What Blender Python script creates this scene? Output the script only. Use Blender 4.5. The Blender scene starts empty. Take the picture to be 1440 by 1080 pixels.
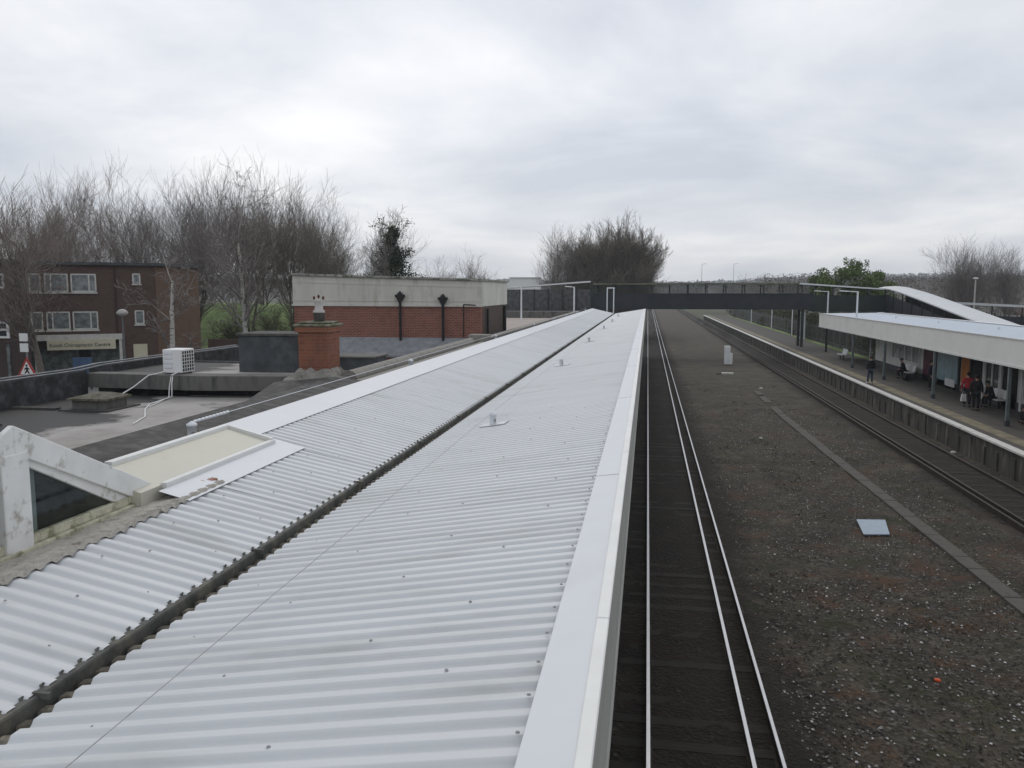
import bpy, bmesh, math, random
from mathutils import Vector, Matrix, noise
R = math.radians
random.seed(7)
S = bpy.context.scene
C = S.collection

# ------------------------------------------------------------------ helpers
class MB:
    def __init__(s):
        s.v = []; s.f = []; s.m = []; s.smooth = []
    def add(s, vs, fs, mi=0, sm=False):
        o = len(s.v)
        s.v.extend([tuple(q) for q in vs])
        for f in fs:
            s.f.append(tuple(i + o for i in f)); s.m.append(mi); s.smooth.append(sm)
    def box(s, x0, x1, y0, y1, z0, z1, mi=0):
        v = [(x0,y0,z0),(x1,y0,z0),(x1,y1,z0),(x0,y1,z0),(x0,y0,z1),(x1,y0,z1),(x1,y1,z1),(x0,y1,z1)]
        s.add(v, [(3,2,1,0),(4,5,6,7),(0,1,5,4),(1,2,6,5),(2,3,7,6),(3,0,4,7)], mi)
        return s
    def bar(s, a, b, w, h, mi=0, up=(0,0,1)):
        a = Vector(a); b = Vector(b); d = (b-a).normalized(); u = Vector(up)
        if abs(d.dot(u)) > .98: u = Vector((0,1,0))
        x = d.cross(u).normalized()*(w/2); y = x.cross(d).normalized()*(h/2)
        v = []
        for p in (a, b): v += [p-x-y, p+x-y, p+x+y, p-x+y]
        s.add(v, [(0,1,2,3),(7,6,5,4),(0,4,5,1),(1,5,6,2),(2,6,7,3),(3,7,4,0)], mi)
        return s
    def tube(s, a, b, r0, r1=None, n=8, mi=0, cap=True, sm=True):
        r1 = r0 if r1 is None else r1
        a = Vector(a); b = Vector(b); d = (b-a)
        if d.length < 1e-6: return s
        d.normalize(); u = Vector((0,0,1)) if abs(d.z) < .9 else Vector((1,0,0))
        x = d.cross(u).normalized(); y = d.cross(x)
        v = []
        for p, r in ((a, r0), (b, r1)):
            for k in range(n):
                t = 2*math.pi*k/n
                v.append(p + x*(math.cos(t)*r) + y*(math.sin(t)*r))
        fs = [(k, (k+1) % n, n+(k+1) % n, n+k) for k in range(n)]
        s.add(v, fs, mi, sm)
        if cap:
            s.add(v[:n], [tuple(range(n))[::-1]], mi); s.add(v[n:], [tuple(range(n))], mi)
        return s
    def path(s, pts, r, n=6, mi=0):
        for a, b in zip(pts, pts[1:]): s.tube(a, b, r, r, n, mi)
        return s
    def prism(s, poly, ext, mi=0):                 # poly: list of 3d points, extruded by vector ext
        e = Vector(ext); p = [Vector(q) for q in poly]; n = len(p)
        v = p + [q+e for q in p]
        s.add(v, [tuple(range(n))[::-1], tuple(range(n, 2*n))] + [(k, (k+1) % n, n+(k+1) % n, n+k) for k in range(n)], mi)
        return s
    def quad(s, a, b, c, d, mi=0):
        s.add([a,b,c,d], [(0,1,2,3)], mi); return s
    def lathe(s, c, prof, n=14, mi=0, sm=True):
        v = []
        for r, z in prof:
            for k in range(n):
                t = 2*math.pi*k/n
                v.append((c[0]+math.cos(t)*r, c[1]+math.sin(t)*r, c[2]+z))
        fs = []
        for j in range(len(prof)-1):
            for k in range(n):
                fs.append((j*n+k, j*n+(k+1) % n, (j+1)*n+(k+1) % n, (j+1)*n+k))
        s.add(v, fs, mi, sm)
        m = len(prof)-1
        s.add(v[:n], [tuple(range(n))[::-1]], mi); s.add(v[m*n:], [tuple(range(n))], mi)
        return s
    def blob(s, c, r, n=8, m=6, mi=0):
        prof = [(max(1e-4, math.sin(math.pi*j/m)), -math.cos(math.pi*j/m)) for j in range(m+1)]
        v = []
        for a, z in prof:
            for k in range(n):
                t = 2*math.pi*k/n
                v.append((c[0]+math.cos(t)*a*r[0], c[1]+math.sin(t)*a*r[1], c[2]+z*r[2]))
        fs = [(j*n+k, j*n+(k+1) % n, (j+1)*n+(k+1) % n, (j+1)*n+k) for j in range(m) for k in range(n)]
        s.add(v, fs, mi, True)
        return s
    def mesh(s, name, mats):
        me = bpy.data.meshes.new(name)
        me.from_pydata(s.v, [], s.f)
        if not isinstance(mats, (list, tuple)): mats = [mats]
        for q in mats: me.materials.append(q)
        me.polygons.foreach_set('material_index', s.m)
        me.polygons.foreach_set('use_smooth', s.smooth)
        me.update()
        return me
    def build(s, name, mats, parent=None, bev=0):
        o = bpy.data.objects.new(name, s.mesh(name, mats)); C.objects.link(o)
        if parent is not None: adopt(o, parent)
        if bev:
            b = o.modifiers.new('bevel', 'BEVEL'); b.width = bev; b.segments = 1; b.limit_method = 'ANGLE'
        return o

def adopt(o, parent):
    o.parent = parent
    if parent.type == 'MESH': return               # part meshes are laid out in scene metres, their own transform cancels out
    w = Matrix.Translation(parent.location) @ parent.rotation_euler.to_matrix().to_4x4()
    o.matrix_parent_inverse = w.inverted()

def tag(o, label=None, cat=None, group=None, kind=None):
    if label: o['label'] = label
    if cat: o['category'] = cat
    if group: o['group'] = group
    if kind: o['kind'] = kind
    return o
def thing(name, label, cat, loc=(0,0,0), group=None):
    o = bpy.data.objects.new(name, None); C.objects.link(o); o.location = loc
    o.empty_display_size = .3
    return tag(o, label, cat, group)
def dup(root, loc, rz=0, sc=None, label=None):
    r = root.copy(); C.objects.link(r); r.location = loc; r.rotation_euler = (0,0,rz)
    if sc: r.scale = sc if isinstance(sc, tuple) else (sc,)*3
    if label: r['label'] = label
    for ch in list(root.children):
        c = ch.copy(); C.objects.link(c); c.parent = r
        for g in ch.children:
            d = g.copy(); C.objects.link(d); d.parent = c
    return r

# ------------------------------------------------------------------ materials
def nodes(name):
    m = bpy.data.materials.new(name); m.use_nodes = True
    nt = m.node_tree; b = nt.nodes['Principled BSDF']
    return m, nt, b
def N(nt, t, **k):
    n = nt.nodes.new(t)
    for a, v in k.items():
        if a in n.inputs: n.inputs[a].default_value = v
        else: setattr(n, a, v)
    return n
def ramp(nt, fac, stops):
    r = nt.nodes.new('ShaderNodeValToRGB')
    e = r.color_ramp.elements
    while len(e) < len(stops): e.new(.5)
    for q, (p, c) in zip(e, stops):
        q.position = p; q.color = (*c, 1) if len(c) == 3 else c
    nt.links.new(fac, r.inputs[0])
    return r
def coord(nt, scale=(1,1,1)):
    t = nt.nodes.new('ShaderNodeTexCoord'); mp = nt.nodes.new('ShaderNodeMapping')
    mp.inputs['Scale'].default_value = scale
    nt.links.new(t.outputs['Object'], mp.inputs[0])
    return mp.outputs[0]
def mixc(nt, fac, a, b, bt='MIX'):
    m = nt.nodes.new('ShaderNodeMix'); m.data_type = 'RGBA'; m.blend_type = bt
    for s, v in ((0, fac), (6, a), (7, b)):
        if isinstance(v, (int, float)): m.inputs[s].default_value = v
        elif isinstance(v, tuple): m.inputs[s].default_value = (*v, 1)
        else: nt.links.new(v, m.inputs[s])
    return m.outputs[2]
def bump(nt, b, h, strength, dist=.02):
    n = nt.nodes.new('ShaderNodeBump'); n.inputs['Strength'].default_value = strength
    n.inputs['Distance'].default_value = dist
    nt.links.new(h, n.inputs['Height']); nt.links.new(n.outputs[0], b.inputs['Normal'])
def pm(name, col, var=.25, scale=3., rough=.7, bmp=0., spec=.3, metal=0., stretch=(1,1,1), col2=None, thr=(.45,.65), scale2=1.2, fine=30):
    """plain surface: base colour with broad mottling, fine grain and optional second-colour stains"""
    m, nt, b = nodes(name)
    v = coord(nt, stretch)
    n1 = N(nt, 'ShaderNodeTexNoise', Scale=scale, Detail=6., Roughness=.6)
    nt.links.new(v, n1.inputs['Vector'])
    lo = tuple(c*(1-var) for c in col); hi = tuple(min(1, c*(1+var)) for c in col)
    r = ramp(nt, n1.outputs['Fac'], [(.3, lo), (.7, hi)])
    out = r.outputs[0]
    if col2:
        n2 = N(nt, 'ShaderNodeTexNoise', Scale=scale2, Detail=8., Roughness=.65)
        nt.links.new(v, n2.inputs['Vector'])
        f = ramp(nt, n2.outputs['Fac'], [(thr[0], (0,0,0)), (thr[1], (1,1,1))])
        out = mixc(nt, f.outputs[0], out, col2)
    nt.links.new(out, b.inputs['Base Color'])
    b.inputs['Roughness'].default_value = rough
    b.inputs['Specular IOR Level'].default_value = spec
    b.inputs['Metallic'].default_value = metal
    if bmp:
        n3 = N(nt, 'ShaderNodeTexNoise', Scale=float(fine), Detail=4.)
        nt.links.new(v, n3.inputs['Vector'])
        bump(nt, b, n3.outputs['Fac'], bmp)
    return m
def brick(name, c1, c2, mortar, stain=None, w=.225, h=.075, msize=.012, thr=(.5,.7)):
    m, nt, b = nodes(name)
    t = nt.nodes.new('ShaderNodeTexCoord'); sx = nt.nodes.new('ShaderNodeSeparateXYZ')
    nt.links.new(t.outputs['Object'], sx.inputs[0])
    ad = N(nt, 'ShaderNodeMath', operation='ADD'); nt.links.new(sx.outputs[0], ad.inputs[0]); nt.links.new(sx.outputs[1], ad.inputs[1])
    cb = nt.nodes.new('ShaderNodeCombineXYZ'); nt.links.new(ad.outputs[0], cb.inputs[0]); nt.links.new(sx.outputs[2], cb.inputs[1])
    bt = N(nt, 'ShaderNodeTexBrick', Scale=1.)
    bt.inputs['Brick Width'].default_value = w; bt.inputs['Row Height'].default_value = h
    bt.inputs['Mortar Size'].default_value = msize; bt.inputs['Bias'].default_value = -.1
    bt.inputs['Color1'].default_value = (*c1, 1); bt.inputs['Color2'].default_value = (*c2, 1); bt.inputs['Mortar'].default_value = (*mortar, 1)
    nt.links.new(cb.outputs[0], bt.inputs['Vector'])
    n2 = N(nt, 'ShaderNodeTexNoise', Scale=1.1, Detail=8., Roughness=.7)
    nt.links.new(t.outputs['Object'], n2.inputs['Vector'])
    out = bt.outputs['Color']
    v = ramp(nt, n2.outputs['Fac'], [(.3, (.72,.72,.72)), (.7, (1.15,1.12,1.1))])
    out = mixc(nt, 1., out, v.outputs[0], 'MULTIPLY')
    if stain:
        f = ramp(nt, n2.outputs['Fac'], [(thr[0], (0,0,0)), (thr[1], (.85,.85,.85))])
        out = mixc(nt, f.outputs[0], out, stain)
    nt.links.new(out, b.inputs['Base Color'])
    b.inputs['Roughness'].default_value = .9; b.inputs['Specular IOR Level'].default_value = .2
    bump(nt, b, bt.outputs['Fac'], -.35, .01)
    return m
def glass_dark(name, col=(.03,.035,.04), rough=.08):
    m, nt, b = nodes(name)
    n1 = N(nt, 'ShaderNodeTexNoise', Scale=2.5, Detail=3.); nt.links.new(coord(nt), n1.inputs['Vector'])
    r = ramp(nt, n1.outputs['Fac'], [(.35, tuple(c*.6 for c in col)), (.65, tuple(c*1.5 for c in col))])
    nt.links.new(r.outputs[0], b.inputs['Base Color'])
    b.inputs['Roughness'].default_value = rough; b.inputs['Specular IOR Level'].default_value = .5
    return m
def foliage(name, c1, c2, rough=.8, var=.42):
    m, nt, b = nodes(name)
    g = nt.nodes.new('ShaderNodeNewGeometry')
    n1 = N(nt, 'ShaderNodeTexNoise', Scale=.6, Detail=3.); nt.links.new(coord(nt), n1.inputs['Vector'])
    a = mixc(nt, n1.outputs['Fac'], c1, c2)
    v = ramp(nt, g.outputs['Random Per Island'], [(0, (1-var,)*3), (1, (1+var,)*3)])
    nt.links.new(mixc(nt, 1., a, v.outputs[0], 'MULTIPLY'), b.inputs['Base Color'])
    b.inputs['Roughness'].default_value = rough; b.inputs['Specular IOR Level'].default_value = .15
    return m

M = {}
M['sheet'] = pm('white coated steel sheet', (.56,.575,.585), .05, 1.3, .55, .03, .25, fine=2, stretch=(.35,1.6,1), col2=(.40,.42,.40), thr=(.52,.80), scale2=1.4)
M['flash'] = pm('pale steel flashing', (.58,.595,.62), .04, 1.5, .5, 0, .3, col2=(.50,.51,.52), thr=(.5,.9), scale2=1.5)
M['cream_cap'] = pm('cream painted capping', (.69,.69,.665), .06, 2, .5)
M['fascia'] = pm('grey painted fascia', (.40,.395,.37), .12, 2.5, .6, .05, stretch=(1,.3,2), col2=(.32,.31,.28), thr=(.55,.8))
M['fascia_cream'] = pm('off white fascia board', (.76,.75,.70), .05, .8, .55, 0, col2=(.60,.585,.51), thr=(.55,.85), scale2=.6)
M['gutter'] = pm('weathered dark gutter', (.085,.085,.078), .35, 5, .8, .3, col2=(.16,.15,.12), thr=(.5,.7), scale2=4)
M['old_sheet'] = pm('lichened old cement sheet', (.10,.088,.070), .5, 9, .95, .5, col2=(.24,.22,.17), thr=(.52,.66), scale2=6)
M['screw'] = pm('weathered screw cap', (.30,.30,.30), .3, 20, .5, metal=.3)
M['white_paint'] = pm('white paint weathered', (.70,.70,.68), .07, 4, .6, .12, col2=(.34,.31,.26), thr=(.55,.68), scale2=6, fine=14)
M['white_clean'] = pm('white plastic', (.74,.74,.73), .05, 3, .5)
M['white_steel'] = pm('white painted steel', (.68,.70,.72), .06, 3, .5)
M['cream_panel'] = pm('cream roof panel', (.50,.485,.41), .06, 2, .55, .04, col2=(.42,.40,.33), thr=(.5,.8), scale2=2)
M['concrete'] = pm('rough concrete', (.27,.255,.23), .3, 5, .95, .8, col2=(.13,.125,.11), thr=(.5,.66), scale2=5, fine=18)
M['mortar'] = pm('crumbly mortar kerb', (.42,.395,.35), .3, 9, .95, 1., col2=(.22,.205,.17), thr=(.5,.68), scale2=9, fine=22)
M['moss_frame'] = pm('mouldy cream timber', (.50,.48,.37), .25, 8, .85, .4, col2=(.22,.21,.13), thr=(.5,.66), scale2=9)
M['asphalt_kerb'] = pm('bitumen covered kerb', (.072,.068,.064), .35, 5, .9, .5, col2=(.13,.125,.115), thr=(.52,.72), scale2=2.5)
M['dark_paint'] = pm('dark grey render', (.068,.074,.078), .3, 3, .85, .2, col2=(.11,.115,.118), thr=(.5,.75), scale2=1.5)
M['upstand'] = pm('stained grey upstand', (.15,.145,.135), .35, 3, .9, .5, stretch=(1,1,.25), col2=(.06,.06,.056), thr=(.48,.66), scale2=3)
M['parapet_dark'] = pm('black felted parapet', (.042,.043,.045), .35, 4, .85, .4, col2=(.10,.10,.105), thr=(.5,.7), scale2=4)
M['lead'] = pm('dull lead sheet', (.225,.235,.245), .22, 3, .6, .15, col2=(.15,.155,.165), thr=(.5,.72), scale2=2)
M['render_cream'] = pm('weathered cream render', (.56,.545,.49), .10, 1.3, .9, .15, stretch=(1,1,.3), col2=(.33,.31,.25), thr=(.52,.75), scale2=2.2)
M['coping'] = pm('mossy grey coping', (.30,.295,.26), .35, 3, .95, .5, col2=(.11,.115,.085), thr=(.47,.6), scale2=4)
M['brick_red'] = brick('red brick', (.27,.088,.064), (.19,.062,.048), (.27,.20,.165), (.11,.055,.046), thr=(.52,.8))
M['brick_orange'] = brick('orange chimney brick', (.30,.108,.060), (.21,.074,.045), (.23,.14,.10), (.11,.06,.045), thr=(.47,.68), h=.072)
M['brick_brown'] = brick('brown brick', (.125,.080,.064), (.092,.060,.050), (.125,.098,.086), (.05,.035,.03), thr=(.5,.8))
M['brick_tan'] = brick('tan brick', (.20,.125,.085), (.165,.10,.07), (.18,.13,.10), (.11,.08,.055), thr=(.5,.8))
M['brick_grey'] = brick('sooty brick', (.12,.085,.072), (.09,.065,.058), (.12,.10,.09), (.06,.05,.045), thr=(.5,.8))
M['boards'] = pm('dark stained boarding', (.055,.038,.034), .35, 3, .8, .2, stretch=(9,9,.15))
M['black_iron'] = pm('black cast iron', (.014,.014,.015), .3, 6, .5)
M['moss'] = pm('mossy stone cap', (.19,.18,.14), .4, 12, .95, .6, col2=(.085,.095,.045), thr=(.45,.58), scale2=8)
M['moss_brown'] = pm('mossy felt lid', (.13,.12,.095), .4, 8, .95, .6, col2=(.075,.075,.04), thr=(.5,.62), scale2=6)
M['pot'] = pm('grey clay pot', (.42,.40,.38), .15, 6, .8)
M['pot_dark'] = pm('sooted clay pot', (.06,.055,.05), .3, 6, .85)
M['terracotta'] = pm('dark terracotta', (.12,.05,.04), .3, 9, .8)
M['bridge_dark'] = pm('dark navy panel', (.022,.025,.034), .3, .8, .5, col2=(.034,.036,.042), thr=(.45,.7), scale2=.5)
M['bridge_green'] = pm('dark green steel', (.018,.028,.026), .3, 1, .5)
M['bridge_roof'] = pm('mossy footbridge roof', (.16,.16,.12), .3, 2, .9, .2, col2=(.09,.095,.06), thr=(.45,.65))
M['pane_smoky'] = glass_dark('smoky glazing', (.06,.062,.066), .15)
M['sheet_blue'] = pm('blue grey coated roof', (.43,.485,.55), .05, 1.3, .5)
M['post_grey'] = pm('grey green painted post', (.13,.155,.155), .2, 3, .6)
M['glass'] = glass_dark('dark window glass', (.022,.027,.032), .06)
M['pane_pale'] = glass_dark('curtained glass', (.16,.18,.18), .12)
M['pane_shop'] = glass_dark('shop glass', (.10,.12,.11), .15)
M['blue_glass'] = pm('pale blue glazing', (.24,.37,.42), .2, 1.5, .25, spec=.5)
M['rail_top'] = pm('polished rail head', (.50,.50,.51), .08, 3, .32, metal=.6, spec=.5)
M['rail_side'] = pm('rusty rail web', (.032,.022,.017), .35, 4, .85)
M['rail_dull'] = pm('dull rusty rail head', (.065,.052,.044), .3, 4, .6)
M['sleeper'] = pm('oily timber sleeper', (.026,.022,.018), .35, 4, .9, .4, stretch=(1,5,1))
M['trough'] = pm('concrete trough lid', (.098,.09,.078), .25, 3, .95, .4, col2=(.075,.068,.058), thr=(.5,.7), scale2=3)
M['plate'] = pm('galvanised cover plate', (.30,.36,.42), .1, 3, .5, metal=.1)
M['plat_surface'] = pm('worn tarmac platform', (.09,.082,.073), .2, 1.2, .95, .3, col2=(.08,.075,.068), thr=(.48,.68), scale2=.7)
M['plat_wall'] = pm('stained platform wall', (.07,.064,.056), .4, 2, .95, .5, stretch=(1,1,.25), col2=(.17,.155,.135), thr=(.52,.66), scale2=2.2)
M['white_line'] = pm('worn white edge line', (.60,.59,.55), .12, 3, .8, col2=(.36,.35,.32), thr=(.55,.75), scale2=2)
M['yellow_line'] = pm('faded yellow tactile strip', (.22,.19,.125), .25, 2, .9, .2, col2=(.12,.11,.09), thr=(.48,.66), scale2=.9)
M['road'] = pm('asphalt', (.055,.055,.057), .2, 2, .95, .3)
M['pavement'] = pm('pavement slabs', (.17,.165,.155), .15, 2, .95, .2)
M['ground'] = pm('rough ground', (.085,.080,.055), .35, .12, 1., .3, col2=(.06,.075,.03), thr=(.45,.6), scale2=.05)
M['grass'] = pm('spring grass', (.17,.235,.085), .3, .8, 1., .5, col2=(.10,.13,.05), thr=(.5,.65), scale2=.7)
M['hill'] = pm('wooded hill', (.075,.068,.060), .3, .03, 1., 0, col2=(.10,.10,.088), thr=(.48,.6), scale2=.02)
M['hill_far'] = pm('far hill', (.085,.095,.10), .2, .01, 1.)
M['bark'] = pm('bark', (.125,.108,.095), .3, 5, .95, .4)
M['twig'] = foliage('bare twigs', (.185,.15,.132), (.225,.19,.168))
M['twig_grey'] = foliage('grey bare twigs', (.19,.17,.155), (.235,.21,.195))
M['twig_olive'] = foliage('budding twigs', (.175,.155,.125), (.20,.175,.148))
M['birch'] = pm('birch bark', (.42,.41,.37), .2, 3, .8, .2, stretch=(1,1,3), col2=(.05,.045,.04), thr=(.55,.6), scale2=4)
M['leaf'] = foliage('fresh leaves', (.095,.15,.045), (.13,.17,.06))
M['leaf_dark'] = foliage('dark evergreen', (.018,.032,.018), (.03,.045,.025))
M['leaf_scrub'] = foliage('scrub', (.06,.075,.03), (.09,.08,.05))
M['leaf_brown'] = foliage('brown leafless wood', (.085,.060,.047), (.108,.078,.060), .9, .15)
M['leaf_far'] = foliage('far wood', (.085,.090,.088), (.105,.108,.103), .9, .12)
M['skin'] = pm('skin', (.45,.27,.20), .08, 8, .55)
M['hair'] = pm('dark hair', (.025,.018,.014), .3, 20, .6)
M['coat_black'] = pm('black coat', (.014,.014,.017), .3, 5, .85)
M['coat_navy'] = pm('navy purple coat', (.030,.022,.055), .3, 5, .85)
M['coat_red'] = pm('red jacket', (.35,.025,.03), .2, 5, .8)
M['jeans'] = pm('blue jeans', (.045,.065,.10), .25, 8, .85)
M['trousers'] = pm('dark trousers', (.02,.02,.024), .3, 5, .85)
M['shoe'] = pm('pale shoes', (.40,.39,.37), .2, 8, .6)
M['shoe_dark'] = pm('dark shoes', (.02,.018,.016), .2, 8, .5)
M['maroon'] = pm('maroon door', (.10,.022,.035), .2, 2, .6)
M['orange'] = pm('orange poster', (.48,.17,.03), .25, 2, .6)
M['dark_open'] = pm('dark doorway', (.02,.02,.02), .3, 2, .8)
M['sign_cream'] = pm('cream sign board', (.62,.59,.44), .08, 2, .6)
M['sign_text'] = pm('dark green lettering', (.03,.045,.035), .1, 5, .6)
M['sign_red'] = pm('red sign border', (.36,.04,.035), .1, 5, .5)
M['sign_white'] = pm('white sign face', (.70,.70,.68), .05, 5, .5)
M['sign_black'] = pm('black symbol', (.01,.01,.01), .1, 5, .5)
M['blue_board'] = pm('blue board', (.06,.11,.20), .2, 3, .6)
M['white_wall'] = pm('white painted wall', (.66,.65,.61), .08, 1, .8, col2=(.40,.39,.36), thr=(.5,.75))
M['fence_grey'] = pm('galvanised palisade', (.13,.135,.13), .2, 3, .6)
M['orange_plastic'] = pm('orange plastic', (.65,.10,.03), .1, 8, .5)
M['litter'] = pm('pale litter', (.62,.60,.58), .1, 8, .7)

# flat roof with its own wet / mossy black patch towards the street side
def roof_mat():
    m, nt, b = nodes('felt flat roof')
    v = coord(nt); t = nt.nodes.new('ShaderNodeSeparateXYZ'); nt.links.new(v, t.inputs[0])
    n1 = N(nt, 'ShaderNodeTexNoise', Scale=1.1, Detail=7., Roughness=.6); nt.links.new(v, n1.inputs['Vector'])
    base = ramp(nt, n1.outputs['Fac'], [(.3, (.21,.19,.17)), (.5, (.30,.28,.262)), (.7, (.355,.34,.32))])
    n2 = N(nt, 'ShaderNodeTexNoise', Scale=.55, Detail=6., Roughness=.6); nt.links.new(v, n2.inputs['Vector'])
    # stain strength grows towards the street parapet (x = -14)
    mr = N(nt, 'ShaderNodeMapRange'); nt.links.new(t.outputs[0], mr.inputs[0])
    mr.inputs[1].default_value = -10.2; mr.inputs[2].default_value = -13.2; mr.inputs[3].default_value = -.06; mr.inputs[4].default_value = .36
    a = N(nt, 'ShaderNodeMath', operation='ADD'); nt.links.new(mr.outputs[0], a.inputs[0]); nt.links.new(n2.outputs['Fac'], a.inputs[1])
    f = ramp(nt, a.outputs[0], [(.55, (0,0,0)), (.63, (1,1,1))])
    nt.links.new(mixc(nt, f.outputs[0], base.outputs[0], (.022,.021,.02)), b.inputs['Base Color'])
    b.inputs['Roughness'].default_value = .75
    n3 = N(nt, 'ShaderNodeTexNoise', Scale=25., Detail=4.); nt.links.new(v, n3.inputs['Vector'])
    bump(nt, b, n3.outputs['Fac'], .3)
    return m
M['flat_roof'] = roof_mat()

def ballast_mat():
    m, nt, b = nodes('fouled ballast')
    v = coord(nt); sx = nt.nodes.new('ShaderNodeSeparateXYZ'); nt.links.new(v, sx.inputs[0])
    vo = N(nt, 'ShaderNodeTexVoronoi', Scale=15.); nt.links.new(v, vo.inputs['Vector'])
    stone = ramp(nt, vo.outputs['Color'], [(0, (.016,.014,.012)), (.5, (.040,.035,.029)), (.8, (.085,.077,.066)), (.95, (.20,.19,.175))])
    vo2 = N(nt, 'ShaderNodeTexVoronoi', Scale=6.); nt.links.new(v, vo2.inputs['Vector'])
    n1 = N(nt, 'ShaderNodeTexNoise', Scale=.55, Detail=8., Roughness=.68); nt.links.new(v, n1.inputs['Vector'])
    dirt = ramp(nt, n1.outputs['Fac'], [(.33, (.019,.016,.011)), (.46, (.044,.036,.026)), (.56, (.072,.060,.043)), (.70, (.120,.100,.075))])
    n2 = N(nt, 'ShaderNodeTexNoise', Scale=2.2, Detail=6., Roughness=.7); nt.links.new(v, n2.inputs['Vector'])
    f = ramp(nt, n2.outputs['Fac'], [(.38, (.15,.15,.15)), (.62, (.85,.85,.85))])
    c = mixc(nt, f.outputs[0], stone.outputs[0], dirt.outputs[0])
    # rusty brown weeds and moss
    n3 = N(nt, 'ShaderNodeTexNoise', Scale=.9, Detail=7., Roughness=.7)
    mp = nt.nodes.new('ShaderNodeMapping'); mp.inputs['Location'].default_value = (31, 7, 2); nt.links.new(v, mp.inputs[0]); nt.links.new(mp.outputs[0], n3.inputs['Vector'])
    fr = ramp(nt, n3.outputs['Fac'], [(.55, (0,0,0)), (.66, (.75,.75,.75))])
    c = mixc(nt, fr.outputs[0], c, (.080,.042,.024))
    fm = ramp(nt, n3.outputs['Fac'], [(.33, (.8,.8,.8)), (.47, (0,0,0))])
    c = mixc(nt, fm.outputs[0], c, (.030,.036,.014))
    # oil-blackened bed along the running lines, greyer towards the far end of the yard
    def band(c0, half, soft):
        a = N(nt, 'ShaderNodeMath', operation='SUBTRACT'); nt.links.new(sx.outputs[0], a.inputs[0]); a.inputs[1].default_value = c0
        d = N(nt, 'ShaderNodeMath', operation='ABSOLUTE'); nt.links.new(a.outputs[0], d.inputs[0])
        w = N(nt, 'ShaderNodeMath', operation='MULTIPLY_ADD'); nt.links.new(n1.outputs['Fac'], w.inputs[0]); w.inputs[1].default_value = 1.2; nt.links.new(d.outputs[0], w.inputs[2])
        r_ = N(nt, 'ShaderNodeMapRange'); nt.links.new(w.outputs[0], r_.inputs[0])
        r_.inputs[1].default_value = half+.6; r_.inputs[2].default_value = half+.6+soft; r_.inputs[3].default_value = .8; r_.inputs[4].default_value = 0
        return r_.outputs[0]
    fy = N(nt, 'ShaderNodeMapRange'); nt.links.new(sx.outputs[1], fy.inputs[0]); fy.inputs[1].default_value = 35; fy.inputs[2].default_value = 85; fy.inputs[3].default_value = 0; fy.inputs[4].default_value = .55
    c = mixc(nt, fy.outputs[0], c, mixc(nt, n1.outputs['Fac'], (.065,.055,.044), (.15,.132,.108)))     # far stone coloured lighter, standing in for haze and grazing light
    c = mixc(nt, band(1.0, 1.25, .8), c, (.015,.0125,.0105))
    c = mixc(nt, band(11.6, .9, .8), c, (.020,.017,.014))
    nt.links.new(c, b.inputs['Base Color'])
    b.inputs['Roughness'].default_value = .95; b.inputs['Specular IOR Level'].default_value = .2
    bump(nt, b, vo.outputs['Distance'], .7, .04)
    return m
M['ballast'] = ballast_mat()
def stone_mat():
    m, nt, b = nodes('loose stones')
    g = nt.nodes.new('ShaderNodeNewGeometry')
    r = ramp(nt, g.outputs['Random Per Island'], [(0, (.02,.018,.015)), (.45, (.055,.048,.040)), (.74, (.11,.10,.088)), (.88, (.28,.27,.25)), (1, (.66,.65,.63))])
    nt.links.new(r.outputs[0], b.inputs['Base Color']); b.inputs['Roughness'].default_value = .9
    return m
M['stone'] = stone_mat()

# ------------------------------------------------------------------ setting: ground, ballast, platforms
def struct(mb, name, mat): return tag(mb.build(name, mat), kind='structure')
g = MB(); g.quad((-2100,-200,-.45), (2100,-200,-.45), (2100,2100,-.45), (-2100,2100,-.45)); struct(g, 'ground', M['ground'])
b = MB(); xs = [-1.0+.3*i for i in range(49)]; ys = [-2+.3*i for i in range(150)] + [43+1.2*i for i in range(60)] + [115+8*i for i in range(36)]
vv = []
for y in ys:
    for x in xs:
        h = noise.noise((x*.55, y*.55, 0))*.05 + noise.noise((x*2.1, y*2.1, 4))*.035
        tr = min(abs(x-.88), abs(x-11.85))
        base = -.125 if tr < 1.5 else -.17
        vv.append((x, y, base + h*(1 if tr > 1.3 else .35)))
nx = len(xs)
b.add(vv, [(j*nx+i, j*nx+i+1, (j+1)*nx+i+1, (j+1)*nx+i) for j in range(len(ys)-1) for i in range(nx-1)], 0, True)
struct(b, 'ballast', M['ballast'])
st = MB()
for k in range(46000):
    y = 4 + 46*random.random()**1.8; x = random.uniform(2.3, 10.0) if random.random() < .9 else random.uniform(-.9, 2.3)
    if noise.noise((x*.5+9, y*.5, 3)) < random.uniform(-.45, .2): continue
    r = random.uniform(.012, .036)*(1 if y < 22 else .75) * (1.25 if random.random() < .08 else 1)
    if x < 2.3: r *= .75
    z = -.165 + noise.noise((x*.55, y*.55, 0))*.05 + noise.noise((x*2.1, y*2.1, 4))*.035 + r*.4
    a = random.random()*3.14; ca, sa = math.cos(a)*r, math.sin(a)*r; q = random.uniform(.5, 1.1)
    p = [(x+ca, y+sa, z), (x-sa*q, y+ca*q, z+.2*r), (x-ca, y-sa, z), (x+sa*q, y-ca*q, z-.1*r), (x+random.uniform(-.4,.4)*r, y, z+r*.75)]
    st.add(p, [(0,1,4), (1,2,4), (2,3,4), (3,0,4)])
tag(st.build('loose_stones', M['stone']), 'loose grey and white stones strewn over the dark ballast', 'stones', kind='stuff')

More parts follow.
